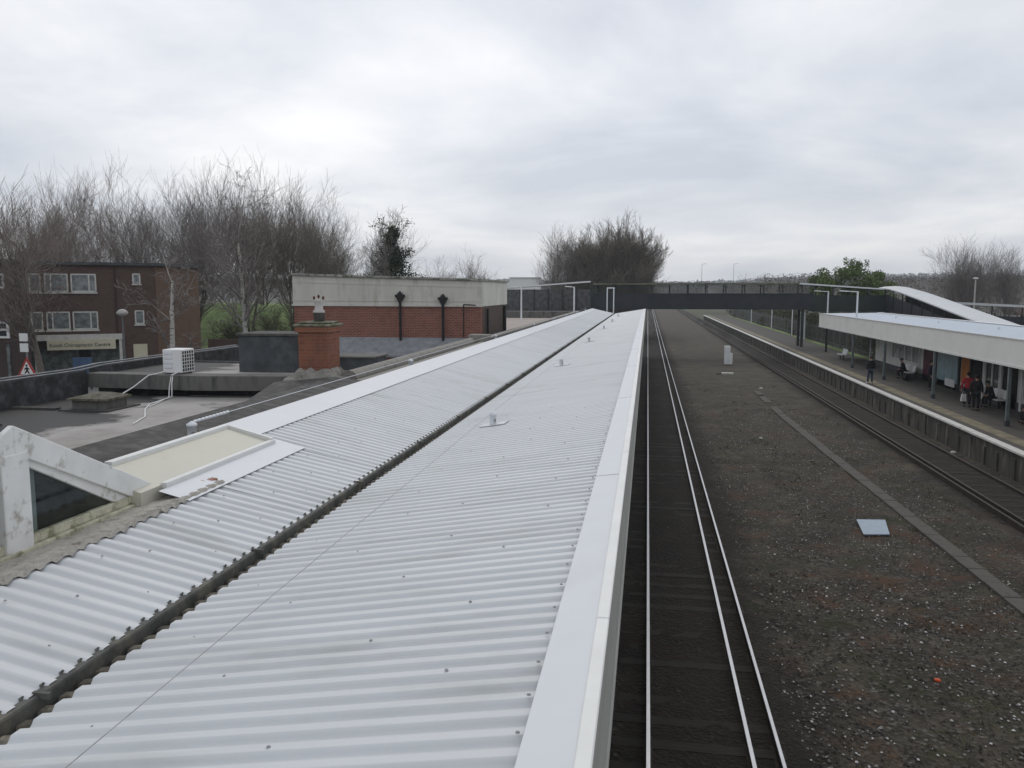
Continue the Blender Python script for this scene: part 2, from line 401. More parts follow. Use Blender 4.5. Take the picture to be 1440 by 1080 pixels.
wd_ = MB()
for k in range(3000):
    y = 5+60*random.random()**1.5; x = random.uniform(2.2, 10.2)
    if noise.noise((x*.45+40, y*.3, 7)) < random.uniform(-.05, .45): continue
    z = -.19+noise.noise((x*.55, y*.55, 0))*.05
    for b_ in range(7):
        a = random.random()*6.28; h_ = random.uniform(.015,.05); r_ = random.uniform(.02,.16); w_ = random.uniform(.006,.016)
        c0 = Vector((x+math.cos(a)*r_, y+math.sin(a)*r_, z)); tp = c0+Vector((math.cos(a)*h_*.7, math.sin(a)*h_*.7, h_+.03)); sd0 = Vector((-math.sin(a)*w_, math.cos(a)*w_, 0))
        wd_.add([c0-sd0, c0+sd0, tp+sd0*.5, tp-sd0*.5], [(0,1,2,3)])
tag(wd_.build('weeds', foliage('yard weeds', (.065,.075,.028), (.11,.068,.04), .9, .35)), 'low olive and brown weeds scattered over the ballast', 'weeds', kind='stuff')
struct(MB().box(-9, -.95, -6, 150, -.4, .9), 'platform_near', M['plat_surface'])
# far platform with wall, coping line and tactile strip
p = MB(); p.box(13.62, 19.6, -5, 205, -.4, .9); struct(p, 'platform_far', M['plat_surface'])
w = MB(); w.box(13.47, 13.62, -5, 205, -.4, .84)
for k in range(150): yk = -4+1.4*k+random.uniform(-.2,.2); w.box(13.42, 13.47, yk, yk+random.uniform(.15,.4), -.4, random.uniform(.45,.72))      # brick piers below the overhanging coping
tag(w.build('platform_wall', M['plat_wall']), 'stained dark platform wall with piers under the white coping', 'platform wall')
w = MB(); w.box(13.36, 13.72, -5, 205, .84, .915); struct(w, 'platform_coping', M['white_line'])
w = MB(); w.quad((14.1,-5,.905), (14.75,-5,.905), (14.75,205,.905), (14.1,205,.905)); struct(w, 'platform_tactile_strip', M['yellow_line'])
# street on the left
struct(MB().box(-60, -17, -10, 66, -.46, -.02), 'pavement', M['pavement'])
struct(MB().box(-34, -22, -10, 80, -.3, -.012), 'road', M['road'])
# grass bank behind the flats
gb = MB(); vv = []; nxg, nyg = 40, 24
for j in range(nyg):
    for i in range(nxg):
        x = -62+46*i/(nxg-1); y = 67+45*j/(nyg-1); t = j/(nyg-1)
        vv.append((x, y, -.4 + 6.1*min(1, t*1.8)*(1-.15*t) + noise.noise((x*.15, y*.15, 1))*.5*min(1, t*3)))
gb.add(vv, [(j*nxg+i, j*nxg+i+1, (j+1)*nxg+i+1, (j+1)*nxg+i) for j in range(nyg-1) for i in range(nxg-1)], 0, True)
struct(gb, 'grass_bank', M['grass'])
# hills
def hill(name, x0, x1, y0, depth, prof, mat, nx=120, ny=14, amp=1., seed=0):
    m = MB(); vv = []
    for j in range(ny):
        for i in range(nx):
            x = x0+(x1-x0)*i/(nx-1); t = j/(ny-1)
            h = prof(i/(nx-1))*math.sin(t*math.pi/2)
            h += amp*(noise.noise((x*.012+seed, t*3, 0))+.5*noise.noise((x*.05+seed, t*9, 2)))*t
            vv.append((x, y0+depth*t, -.6+h))
    m.add(vv, [(j*nx+i, j*nx+i+1, (j+1)*nx+i+1, (j+1)*nx+i) for j in range(ny-1) for i in range(nx-1)], 0, True)
    struct(m, name, mat)
    return lambda u, t: (x0+(x1-x0)*u, y0+depth*t, -.6+prof(u)*math.sin(t*math.pi/2))
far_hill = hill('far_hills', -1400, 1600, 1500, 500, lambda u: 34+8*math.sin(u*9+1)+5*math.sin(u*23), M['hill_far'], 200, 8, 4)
mid_hill = hill('middle_hills', -420, 700, 520, 200, lambda u: 13+2.5*math.sin(u*14)+1.2*math.sin(u*37), M['hill'], 160, 8, 2, 5)
wood_hill = hill('wooded_hillside', 27, 330, 130, 170, lambda u: 9.5+1.0*math.sin(u*8)+.6*math.sin(u*27), M['hill'], 90, 16, .8, 9)

def tufts(name, mat, pts, label, h=(3,6), w=(1.2,2.6), n=7, fs=.6):
    m = MB()
    for (x, y, z) in pts:
        H = random.uniform(*h); W = random.uniform(*w)
        for k in range(n):
            a = random.random()*6.28; t = random.random(); rr = W*math.sqrt(random.random())*math.sin(.5+2.2*t)
            c = Vector((x+math.cos(a)*rr, y+math.sin(a)*rr, z+H*t))
            s = random.uniform(.25, .6)*W*fs
            d1 = Vector((random.uniform(-1,1), random.uniform(-1,1), random.uniform(-.3,1))).normalized()*s
            d2 = Vector((random.uniform(-1,1), random.uniform(-1,1), random.uniform(-.5,.5))).normalized()*s*.7
            m.add([c-d1, c+d2*.6, c+d1, c-d2], [(0,1,2,3)])
    return tag(m.build(name, mat), label, 'woodland', kind='stuff')
tufts('hillside_wood', M['leaf_brown'], [wood_hill(random.random(), random.random()) for _ in range(3200)], 'brown leafless wood covering the hillside right of the footbridge', (1.2,3.4), (1.0,2.2), 34, .26)
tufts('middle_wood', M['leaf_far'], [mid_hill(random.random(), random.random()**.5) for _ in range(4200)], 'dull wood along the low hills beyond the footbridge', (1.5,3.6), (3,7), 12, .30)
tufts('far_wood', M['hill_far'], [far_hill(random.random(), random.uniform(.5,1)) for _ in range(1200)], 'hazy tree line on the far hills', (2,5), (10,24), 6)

# ------------------------------------------------------------------ railway tracks
def rail(mb_top, mb_side, x, y0, y1, dz=0., head=.058):
    mb_top.box(x-head/2, x+head/2, y0, y1, -.035+dz, 0+dz)
    mb_side.box(x-.02, x+.02, y0, y1, -.13, -.035+dz)
    mb_side.box(x-.065, x+.065, y0, y1, -.15, -.13)
def track(x0, label, topmat, third_dx, third_mat, nsl, dirty=0):
    t = thing('railway_track', label, 'railway track', (x0+.75, 0, -.15), 'railway tracks')
    for x in (x0, x0+1.5):
        a, s = MB(), MB(); rail(a, s, x, -4, 330)
        s.add(a.v, a.f, 1); s.build('rail', [M['rail_side'], topmat], t)
    a, s = MB(), MB(); rail(a, s, x0+third_dx, -4, 330, .076, .05)
    s.add(a.v, a.f, 1); s.build('conductor_rail', [M['rail_side'], third_mat], t)
    sm = MB().box(-1.3, 1.3, -.125, .125, -.2, -.123+.006*dirty).mesh('sleeper', M['sleeper'])
    for k in range(100):
        o = bpy.data.objects.new('sleeper', sm); C.objects.link(o); o.location = (x0+.75+random.uniform(-.03,.03), 3+.7*k, random.uniform(-.012,.004)); adopt(o, t)
        o.rotation_euler = (0,0,random.uniform(-.01,.01))
    r_ = MB()
    for k in range(nsl): r_.box(x0-.55, x0+2.05, 73+.7*k-.125, 73+.7*k+.125, -.2, -.123+.006*dirty)
    tag(r_.build('distant_sleepers', M['sleeper'], t), kind='stuff')
track(.13, 'track with shiny worn rails beside the white roof', M['rail_top'], 1.9, M['rail_top'], 200)
track(11.1, 'track with dull rusty rails beside the far platform', M['rail_dull'], -.4, M['rail_dull'], 200, 1)

tr_ = thing('cable_trough', 'line of grey concrete trough lids crossing the ballast', 'cable trough', (8.2, 25, -.15))
pts = [(8.95,4), (8.27,18.5), (7.75,36), (7.5,47), (7.5,60), (7.52,82)]
def trx(y):
    for (xa, ya), (xb, yb) in zip(pts, pts[1:]):
        if y <= yb: return xa+(xb-xa)*(y-ya)/(yb-ya)
    return pts[-1][0]
y = 4.
while y < 58:
    L = .95
    if not (50 < y < 52 or 55 < y < 56):
        a = Vector((trx(y), y, -.15+random.uniform(-.012,.012))); c = Vector((trx(y+L), y+L, -.15+random.uniform(-.012,.012)))
        MB().bar(a, c, .42, .09).build('lid', M['trough'], tr_, .01)
    y += .97
t = thing('cover_plate', 'pale blue grey square steel plate lying on the ballast', 'cover plate', (6.55,24.7,-.12))
t_ = MB(); t_.prism([(6.13,23.95,-.10), (6.86,24.07,-.10), (7.12,25.5,-.07), (6.28,25.4,-.07)], (0,0,.035)); t_.build('plate', M['plate'], t, .006)
MB().prism([(6.2,24.02,-.2), (6.8,24.13,-.2), (7.02,25.4,-.2), (6.34,25.32,-.2)], (0,0,.105)).build('frame', M['trough'], t)
t = thing('relay_cabinet', 'tall white trackside cabinet standing on the ballast', 'cabinet', (7.5,79.4,-.15))
MB().box(7.2,7.72,79.2,79.7,-.1,1.62).build('cabinet_body', M['white_clean'], t, .02)
MB().box(7.72,7.93,79.25,79.65,-.1,.95).build('side_cabinet', M['white_clean'], t, .02)
MB().box(7.24,7.68,79.18,79.2,.05,1.5).build('door', M['white_steel'], t)
MB().box(7.1,8.1,79.1,79.8,-.2,-.1).build('base', M['trough'], t)
t = thing('trough_slab', 'low white slab lying on the ballast before the cabinet', 'slab', (6.6,70.4,-.15))
MB().box(6.2,7.15,70.2,70.6,-.16,-.02).build('slab', M['white_line'], t, .015)
MB().box(5.75,6.15,70.1,70.5,-.17,-.05).build('broken_slab', M['trough'], t, .015)
def scrap(name, x, y, s, mat, label, cat):
    m = MB(); n = 7
    top = [(x+s*math.cos(6.28*k/n)*random.uniform(.6,1.1), y+s*math.sin(6.28*k/n)*random.uniform(.6,1.1), -.14) for k in range(n)]
    m.prism(top, (0,0,s*.45))
    m.add(top_ := [(a[0]*.7+x*.3, a[1]*.7+y*.3, a[2]+s*.6) for a in top], [tuple(range(n))])
    return tag(m.build(name, mat), label, cat)
scrap('plastic_scrap', 5.21, 15.02, .06, M['orange_plastic'], 'small orange scrap lying on the dark ballast', 'litter')
scrap('white_bag', 8.02, 60.0, .16, M['litter'], 'pale lump of litter left of the rusty far track', 'litter')
scrap('white_stone', 5.36, 39.6, .10, M['litter'], 'single bright pale stone in the middle of the ballast', 'stone')
scrap('paper_scrap', 13.0, 37.3, .13, M['litter'], 'white scrap of paper at the foot of the far platform wall', 'litter')

# ------------------------------------------------------------------ near platform canopy with corrugated butterfly roof
ZT, ZV, ZR = 4.95, 4.45, 4.97
XF, XV, XR = -.18, -3.25, -5.5
YE = 84.
canopy = thing('platform_canopy', 'long white corrugated butterfly roof with a dark valley gutter beside the shiny track', 'canopy', (-2.8, 40, .9))
PITCH = .16
def corr(x):                                           # rounded trapezoid section
    s = math.sin(2*math.pi*x/PITCH)
    return max(-1, min(1, s*2.0+.45))
def sheet(xa, za, xb, zb, y0, y1, amp=.0135):
    m = MB(); ny = int((y1-y0)/PITCH*10); nx = 2
    dx, dz = xb-xa, zb-za; L = math.hypot(dx, dz); nrm = (-dz/L, dx/L)
    if nrm[1] < 0: nrm = (-nrm[0], -nrm[1])
    vv = []
    for j in range(ny+1):
        y = y0+(y1-y0)*j/ny; a = corr(y)*amp
        for i in range(nx+1):
            u = i/nx; vv.append((xa+dx*u+nrm[0]*a, y, za+dz*u+nrm[1]*a))
    nn = nx+1
    m.add(vv, [(j*nn+i, j*nn+i+1, (j+1)*nn+i+1, (j+1)*nn+i) for j in range(ny) for i in range(nx)], 0, True)
    return m
def zr(x): return ZV+(ZT-ZV)*(x-XV)/(XF-XV)            # right slope
def zl(x): return ZV+(ZR-ZV)*(x-XV)/(XR-XV)            # left slope
sheet(XV+.075, zr(XV+.075)+.014, XF-.2, zr(XF-.2), -1, YE).build('roof_sheet', M['sheet'], canopy)
sheet(XV-.09, zl(XV-.09)+.03, -4.42, zl(-4.42), -1, 7.84).build('roof_sheet', M['sheet'], canopy)
sheet(XV-.09, zl(XV-.09)+.03, -4.62, zl(-4.62), 7.84, 9.84).build('roof_sheet', M['sheet'], canopy)
sheet(XV-.09, zl(XV-.09)+.03, -5.3, zl(-5.3), 9.84, YE).build('roof_sheet', M['sheet'], canopy)
# old cement sheet ends showing under the new sheet along the valley
sheet(XV-.03, zr(XV-.03)-.03, XV+.30, zr(XV+.30)-.03, -1, YE, .026).build('old_sheet_edge', M['old_sheet'], canopy)
# verge flashing on the track side: flat, then cap, then fascia
f = MB(); zf = zr(-.46)+.028
yk = -1.; kk = 0
while yk < YE-.1:
    e_ = .0035*(kk % 2)+random.uniform(0,.001); Lk = min(3.02, YE-yk); f.prism([(-.47+random.uniform(-.004,.004),yk,zf+e_), (-.22,yk,zf+.034+e_), (-.22,yk,zf+.037+e_), (-.47,yk,zf+.003+e_)], (0,Lk,0)); yk += 3.0; kk += 1
f.build('verge_flashing', M['flash'], canopy)
c_ = MB()
yy = -1.
for seg in (4.35, 9.1, 14.2, 21, 29, 38, 48, 60, 72, YE+.02):
    c_.box(-.245, XF+.006, yy, seg-.006, ZT+.005, ZT+.030); yy = seg
c_.build('verge_cap', M['cream_cap'], canopy, .006)
MB().box(-.24, XF, -1, YE, 4.17, ZT+.003).build('fascia', M['fascia'], canopy)
MB().box(-.26, XF+.012, -1, YE+.01, 4.10, 4.168).build('fascia_trim', M['fascia'], canopy)
# end closure and ridge flashing on the station side
MB().prism([(XF-.06,YE+.001,ZT-.03),(XV,YE+.001,ZV-.03),(XR,YE+.001,ZR-.03),(XR,YE+.001,ZR-.25),(XV,YE+.001,ZV-.30),(XF-.06,YE+.001,4.2)], (0,.06,0)).build('end_board', M['fascia_cream'], canopy)
f = MB(); zz = lambda x: zl(x)+.026
f.prism([(-4.99,9.9,zz(-4.99)), (XR,9.9,zz(XR)), (XR,9.9,zz(XR)+.004), (-4.99,9.9,zz(-4.99)+.004)], (0,YE-9.9,0)); f.build('ridge_flashing', M['flash'], canopy)
f = MB(); f.box(XR-.28, XR-.002, -1, YE, ZR-.32, ZR-.10); f.build('back_gutter', M['gutter'], canopy)
# valley gutter: trough, broad left lip, dark triangles shaped as sheet-end shadows, brackets
gt = MB()
gt.prism([(XV-.115,-1,ZV+.058), (XV-.062,-1,ZV+.058), (XV-.056,-1,ZV+.045), (XV-.050,-1,ZV-.08), (XV-.11,-1,ZV+.0)], (0,YE+1,0))
MB().prism([(XV-.049,-1,ZV-.08), (XV-.046,-1,ZV-.14), (XV+.24,-1,ZV-.14), (XV+.24,-1,ZV-.16), (XV-.09,-1,ZV-.16)], (0,YE+1,0)).build('gutter_channel', M['parapet_dark'], canopy)
k = 0; y = -1.+PITCH*.25
while y < 40:
    q = .022+random.uniform(0,.008)
    gt.add([(XV-.113,y-.032,ZV+.056), (XV-.113,y+.024,ZV+.056), (XV-.140,y-.008,ZV+.062), (XV-.118,y,ZV+.057+q*.8)], [(0,1,3),(1,2,3),(2,0,3)])
    y += PITCH
gt.build('valley_gutter', M['gutter'], canopy)
for y in [3.9+2.6*i for i in range(30)]:
    MB().box(XV-.10, XV+.005, y-.012, y+.012, ZV+.04, ZV+.075).build('gutter_bracket', M['gutter'], canopy)
# screws
sm = MB(); sm.lathe((0,0,0), [(.010,0), (.010,.003), (.006,.005), (.005,.009)], 8); sm = sm.mesh('screw', M['screw'])
spots = []
for k in range(22): spots.append((-.50, 3.2+.32*k*(1+.02*k), zr(-.50)+.03))
for k in range(44):
    y = (round((2.7+.27*k)/PITCH)+.25)*PITCH; x = (-.95,-2.3,-1.6,-2.8)[k % 4]+random.uniform(-.12,.12)
    spots.append((x, y, zr(x)+.021))
for k in range(30):
    y = (round((3.3+.33*k)/PITCH)+.25)*PITCH; x = (-3.6,-4.2,-3.9)[k % 3]+random.uniform(-.07,.07)
    spots.append((x, y, zl(x)+.045-.012))
for x, y, z in spots:
    o = bpy.data.objects.new('screw', sm); C.objects.link(o); o.location = (x, y, z); adopt(o, canopy)
# fall arrest posts and wires
def anchor(x, y, z, s=1., plate=True):
    m = MB(); m.lathe((x,y,z), [(.058*s,0), (.058*s,.15*s), (.066*s,.152*s), (.066*s,.18*s), (.03*s,.2*s), (.012*s,.215*s)], 14)
    o = m.build('anchor_post', M['white_steel'], canopy)
    if plate:
        q = MB(); q.prism([(x-.2,y-.16,z-.012+ (zr(x-.2)-zr(x))), (x+.2,y-.16,z-.012+(zr(x+.2)-zr(x))), (x+.24,y+.16,z-.012+(zr(x+.24)-zr(x))), (x-.16,y+.16,z-.012+(zr(x-.16)-zr(x)))], (0,0,.012))
        q.build('base_plate', M['sheet'], o)
    MB().box(x+.035*s, x+.06*s, y-.07*s, y-.045*s, z+.04*s, z+.09*s).build('fixing', M['screw'], o)
rp = [12.9, 23.6, 35, 47, 58, 70]
xr_ = -2.42
for y in rp: anchor(xr_, y, zr(xr_)+.04, .95)
wv = MB(); wv.path([(xr_, -1, zr(xr_)+.10)] + [(xr_, y, zr(xr_)+.235) for y in rp], .0026, 5); wv.build('safety_wire', M['screw'], canopy)
lp = [9.45, 19.2, 30.5, 41, 50, 58, 67, 76]
for y in lp: anchor(-5.62, y, ZR-.06, 1.0, False)
wv = MB(); wv.path([(-5.62, y, ZR+.14) for y in lp], .006, 5)
for k in range(10): wv.tube((-5.62, 9.5+.09*k, ZR+.14), (-5.62, 9.56+.09*k, ZR+.142), .02, .02, 6)
wv.build('safety_wire', M['white_steel'], canopy)
for y in [6+9*i for i in range(9)]:
    MB().box(-2.9, -2.7, y-.1, y+.1, .9, ZV-.13).build('column', M['bridge_green'], canopy)

# ------------------------------------------------------------------ roof lantern, cream panel
lan = thing('roof_lantern', 'white glazed gable rooflight with flaking paint and dark triangular pane', 'rooflight', (-4.9, 5.65, 4.6))
X0 = -4.85
def mir(pts): return [(x, 2*5.57-y, z) for x, y, z in pts]
bb = [(X0,5.57,5.72), (X0,7.46,4.79), (X0,7.46,4.72), (X0,7.16,4.72), (X0,5.57,5.50)]
m = MB(); m.prism(bb, (.05,0,0)); m.prism(mir(bb)[::-1], (.05,0,0)); m.build('barge_board', M['white_paint'], lan, .006)
fr = [(X0-.03,5.60,5.50), (X0-.03,7.16,4.715), (X0-.03,6.78,4.80), (X0-.03,5.72,5.37)]
m = MB(); m.prism(fr, (.045,0,0)); m.prism(mir(fr)[::-1], (.045,0,0)); m.build('inner_frame', M['white_paint'], lan, .004)
m = MB(); m.box(X0-.06, X0+.06, 5.42, 5.70, 4.66, 5.50); m.build('post', M['white_paint'], lan, .008)
m = MB(); m.box(X0-.03, X0+.035, 3.9, 7.15, 4.735, 4.81); m.box(X0-.02, X0+.075, 3.85, 7.25, 4.68, 4.735); m.build('sill', M['moss_frame'], lan, .008)
m = MB(); gl = [(X0-.02,5.70,5.375), (X0-.02,6.80,4.80), (X0-.02,5.70,4.80)]
m.prism(gl, (.008,0,0)); m.prism(mir(gl)[::-1], (.008,0,0)); 
mg, ntg, bg = nodes('clear old glass'); n1 = N(ntg, 'ShaderNodeTexNoise', Scale=3.); ntg.links.new(coord(ntg), n1.inputs['Vector'])
rr = ramp(ntg, n1.outputs['Fac'], [(.4, (.04,.04,.04)), (.7, (.12,.12,.12))])
tb_ = N(ntg, 'ShaderNodeBsdfTransparent'); tb_.inputs[0].default_value = (.68,.72,.72,1)
gb_ = N(ntg, 'ShaderNodeBsdfGlossy'); gb_.inputs[0].default_value = (.8,.85,.85,1); ntg.links.new(rr.outputs[0], gb_.inputs['Roughness'])
mx_ = N(ntg, 'ShaderNodeMixShader'); mx_.inputs[0].default_value = .06
ntg.links.new(tb_.outputs[0], mx_.inputs[1]); ntg.links.new(gb_.outputs[0], mx_.inputs[2]); ntg.links.new(mx_.outputs[0], ntg.nodes['Material Output'].inputs[0])
m.build('pane', mg, lan)
m = MB(); m.quad((X0,5.57,5.71), (X0,7.46,4.77), (-6.6,7.46,4.77), (-6.6,5.57,5.71)); m.quad((-6.6,5.57,5.71), (-6.6,3.68,4.77), (X0,3.68,4.77), (X0,5.57,5.71)); m.build('lantern_roof', M['dark_paint'], lan)
m = MB(); m.box(-5.02, -4.95, 5.86, 5.93, 4.6, 5.3); m.build('inner_post', M['white_paint'], lan)
m = MB(); m.box(-6.6, -6.55, 3.7, 7.4, 4.3, 4.78); m.box(-6.6, X0-.05, 3.7, 7.4, 4.40, 4.42); m.build('inner_lining', M['upstand'], lan)
# mortar kerb with a ragged edge dressed over the corrugations
m = MB(); vv = []; n = 130
for j in range(n+1):
    y = 2.5+(7.95-2.5)*j/n; j1 = noise.noise((y*5, 0, 0))*.018; j2 = noise.noise((y*3, 5, 0))*.035
    a = corr(y)*.0135
    vv += [(X0-.02, y, 4.70), (X0+.07, y, 4.705+j1), (X0+.20, y, 4.72+j1*.7), (X0+.33, y, 4.745+j2*.3), (X0+.47+j2, y, zl(X0+.47)+.05+a+j1*.3), (X0+.485+j2, y, zl(X0+.48)+.018+a)]
m.add(vv, [(j*6+i, j*6+i+1, (j+1)*6+i+1, (j+1)*6+i) for j in range(n) for i in range(5)], 0, False)
m.build('mortar_kerb', M['mortar'], lan)
m = MB()
for q in range(7):
    a = random.random()*3; y = 7.65+random.uniform(0,.3); x = X0+.2+random.uniform(-.05,.25)
    m.prism([(x,y,4.745), (x+.14*math.cos(a),y+.14*math.sin(a),4.75), (x+.06*math.cos(a+1.6),y+.06*math.sin(a+1.6),4.76)], (0,0,.03))
m.build('broken_tile', pm('broken red tile', (.36,.20,.15), .3, 9, .9), lan)
pan = thing('roof_panel', 'cream upstand panel with white edge trim beside the gable rooflight', 'roof panel', (-5, 8.6, 4.75))
ya, yb = 7.0, 9.75
m = MB(); m.prism([(-4.72,ya,4.84), (-5.30,ya,5.00), (-5.30,ya,4.70), (-4.72,ya,4.70)], (0,yb-ya,0)); m.build('panel', M['cream_panel'], pan)
m = MB(); m.box(-4.735, -4.665, 7.35, yb+.03, 4.80, 4.862); m.bar((-4.70,yb+.015,4.86), (-5.32,yb+.015,5.02), .05, .05); m.bar((-5.33,ya+.4,5.015), (-5.33,yb+.04,5.015), .09, .05); m.build('edge_trim', M['cream_cap'], pan, .004)
m = MB(); m.prism([(-4.664,7.2,zl(-4.66)+.035), (-4.664,7.2,zl(-4.66)+.039), (-4.34,7.2,zl(-4.34)+.032), (-4.34,7.2,zl(-4.34)+.028)], (0,2.75,0))
m.prism([(-4.664,9.79,zl(-4.66)+.035), (-4.664,9.79,zl(-4.66)+.039), (-4.98,9.79,zl(-4.98)+.036), (-4.98,9.79,zl(-4.98)+.032)], (0,.16,0)); m.build('apron_flashing', M['flash'], pan)

# ------------------------------------------------------------------ station building (flat roofs, parapets, chimney)
sb = thing('station_building', 'flat roofed station building with black parapets and a brick chimney beside the white roof', 'building', (-10.5, 12, -.4))
MB().box(-14.2, -6.5, -3, 19, -.4, 4.09).box(-14.2, -6.55, 19.2, 23, -.4, 4.0).box(-14.2, -12.6, 23.02, 27, -.4, 4.3).build('wall', M['brick_brown'], sb)
MB().box(-14.15, -6.4, -3, 19.0, 4.09, 4.12).build('flat_roof', M['flat_roof'], sb)
MB().box(-14.15, -6.45, 19.42, 23.0, 4.0, 4.60).build('raised_roof', M['flat_roof'], sb)
m = MB(); m.prism([(-14.1,18.95,4.30), (-10.95,18.70,4.30), (-8.75,19.0,4.30), (-8.2,19.16,4.30), (-8.2,19.41,4.30), (-14.1,19.41,4.30)], (0,0,.36)); m.prism([(-14.1,19.39,4.1), (-8.2,19.39,4.1), (-8.2,19.41,4.1), (-14.1,19.41,4.1)], (0,0,.2), 1); m.build('upstand_wall', [M['upstand'], M['parapet_dark']], sb)  # second prism: near-black strip that paints shade into the gap below the overhang
m = MB(); m.prism([(-5.72,-3,4.6), (-5.72,-3,4.90), (-6.38,-3,4.98), (-6.62,-3,4.12), (-6.62,-3,4.05)], (0,19.2,0)); m.prism([(-6.38,11,4.975), (-6.38,16.2,4.975), (-7.7,16.2,4.85), (-6.75,11,4.5)], (0,0,-.4)); m.build('kerb', M['asphalt_kerb'], sb)
m = MB()
m.tube((-6.33,16.9,4.86), (-6.5,30.2,4.82), .19, .19, 12); m.box(-6.09, -5.78, 16.2, 30.2, 4.5, 4.87)
m.build('kerb', M['concrete'], sb)
MB().box(-6.6, -5.85, 30.2, 30.8, 4.5, 5.12).build('kerb_pier', M['concrete'], sb, .02)
MB().box(-6.5, -6.1, 30.8, 76, 4.3, 4.92).build('kerb', M['concrete'], sb, .02)
m = MB(); m.box(-14.45, -14.05, 6, 18.9, 4.0, 4.74); m.build('parapet', M['parapet_dark'], sb, .02)
m = MB(); m.box(-14.4, -14.1, 19.4, 27, 4.3, 4.80); m.box(-14.4, -6.5, 23.0, 23.2, 4.0, 4.64); m.build('parapet', M['parapet_dark'], sb, .02)
m = MB()
for dx, z in ((-.14,4.775), (.02,4.80), (.17,4.765)):
    m.path([(-14.25+dx, 6, z-.02), (-14.25+dx, 13, z), (-14.25+dx, 18.6, z), (-14.25+dx, 19.6, z+.06), (-14.25+dx, 27, z+.06)], .022, 5)
m.build('edge_cable', M['lead'], sb)
for y0, y1, x0, x1 in ((13.8, 14.1, -14, -12.4), (16.2, 16.4, -14, -12.9)): MB().box(x0, x1, y0, y1, 4.12, 4.17).build('roof_batten', M['asphalt_kerb'], sb)
# chimney
ch = MB(); ch.box(-7.27, -6.62, 16.45, 17.15, 4.75, 6.0); ch = ch.build('chimney', M['brick_orange'], sb, .01)
MB().box(-7.32, -6.57, 16.4, 17.2, 5.88, 6.0).build('oversail_course', M['brick_orange'], ch, .008)
m = MB(); m.box(-7.35, -6.54, 16.37, 17.23, 6.0, 6.055); m.prism([(-7.27,16.45,6.055), (-6.62,16.45,6.055), (-6.62,17.15,6.055), (-7.27,17.15,6.055)], (0,0,.045)); m.build('chimney_cap', M['moss'], ch, .02)
m = MB(); m.lathe((-6.93,16.8,6.1), [(.115,0), (.12,.12), (.12,.19)], 14); m.build('pot_base', M['pot_dark'], ch)
m = MB(); m.lathe((-6.93,16.8,6.29), [(.125,0), (.125,.03), (.085,.07), (.095,.24), (.10,.26), (.06,.27)], 14); m.build('chimney_pot', M['pot'], ch)
m = MB()
for a in range(4): m.blob((-6.93+.095*math.cos(a*1.57+.4), 16.8+.095*math.sin(a*1.57+.4), 6.60+.03*(a % 2)), (.028,.028,.042), 7, 5)
m.build('pot_terminal', M['terracotta'], ch)
m = MB(); vv = []; per = []
for k in range(48):
    u = k/48*4; e_ = int(u); w_ = u-e_; cs = [(-1,-1),(1,-1),(1,1),(-1,1),(-1,-1)]
    per.append((cs[e_][0]+(cs[e_+1][0]-cs[e_][0])*w_, cs[e_][1]+(cs[e_+1][1]-cs[e_][1])*w_))
for ring in range(5):
    for k, (px_, py_) in enumerate(per):
        n_ = noise.noise((px_*2.3, py_*2.3, ring*.8)); w_ = (.0,.06,.13,.22,.34)[ring]
        vv.append((-6.945+px_*(.33+w_*(1+.5*n_)), 16.8+py_*(.355+w_*(1+.5*n_)), (5.10,5.04,4.95,4.87,4.70)[ring]+n_*.07))
m.add(vv, [(r_*48+k, r_*48+(k+1) % 48, (r_+1)*48+(k+1) % 48, (r_+1)*48+k) for r_ in range(4) for k in range(48)])
m.build('mortar_base', M['concrete'], ch)

# things standing on the flat roof
tk = thing('plant_housing', 'dark grey rendered box housing on the flat roof left of the chimney', 'housing', (-9.8, 20.9, 4.6))
MB().box(-10.75, -8.75, 20.5, 21.8, 4.60, 5.56).build('housing_body', M['dark_paint'], tk, .015)
MB().box(-10.8, -8.7, 20.45, 21.85, 5.56, 5.63).build('lid', M['asphalt_kerb'], tk, .01)
tk = thing('vent_housing', 'small dark grey box with a pale lid right of the chimney', 'housing', (-7.9, 22, 4.6))
MB().box(-8.5, -7.3, 21.4, 22.5, 4.6, 4.93).build('housing_body', M['dark_paint'], tk, .01)
MB().box(-8.55, -7.25, 21.35, 22.55, 4.93, 4.98).build('lid', M['upstand'], tk, .01)
ac = thing('air_conditioner', 'white air conditioning unit with a dark coil grid on the roof upstand', 'air conditioner', (-11.8, 19.2, 4.62))
ax, ay, az = -12.08, 19.1, 4.68
MB().box(ax, ax+.5, ay, ay+.62, az, az+.6).build('casing', M['white_clean'], ac, .015)
m = MB(); m.box(ax+.5, ax+.504, ay+.04, ay+.58, az+.04, az+.56); m.build('coil', M['dark_open'], ac)
m = MB()
for k in range(6): m.box(ax+.504, ax+.514, ay+.04+.108*k-.008, ay+.04+.108*k+.012, az+.03, az+.57)
for k in range(7): m.box(ax+.515, ax+.522, ay+.03, ay+.6, az+.03+.088*k-.006, az+.03+.088*k+.01)
m.build('grille', M['white_clean'], ac)
m = MB()
for k in range(4): m.box(ax+.05, ax+.27, ay-.018, ay, az+.12+.115*k, az+.2+.115*k)
m.build('service_panel', M['white_steel'], ac, .006)
m = MB(); m.box(ax+.05, ax+.13, ay, ay+.6, 4.60, az); m.box(ax+.36, ax+.44, ay, ay+.6, 4.60, az); m.build('foot', M['dark_paint'], ac)
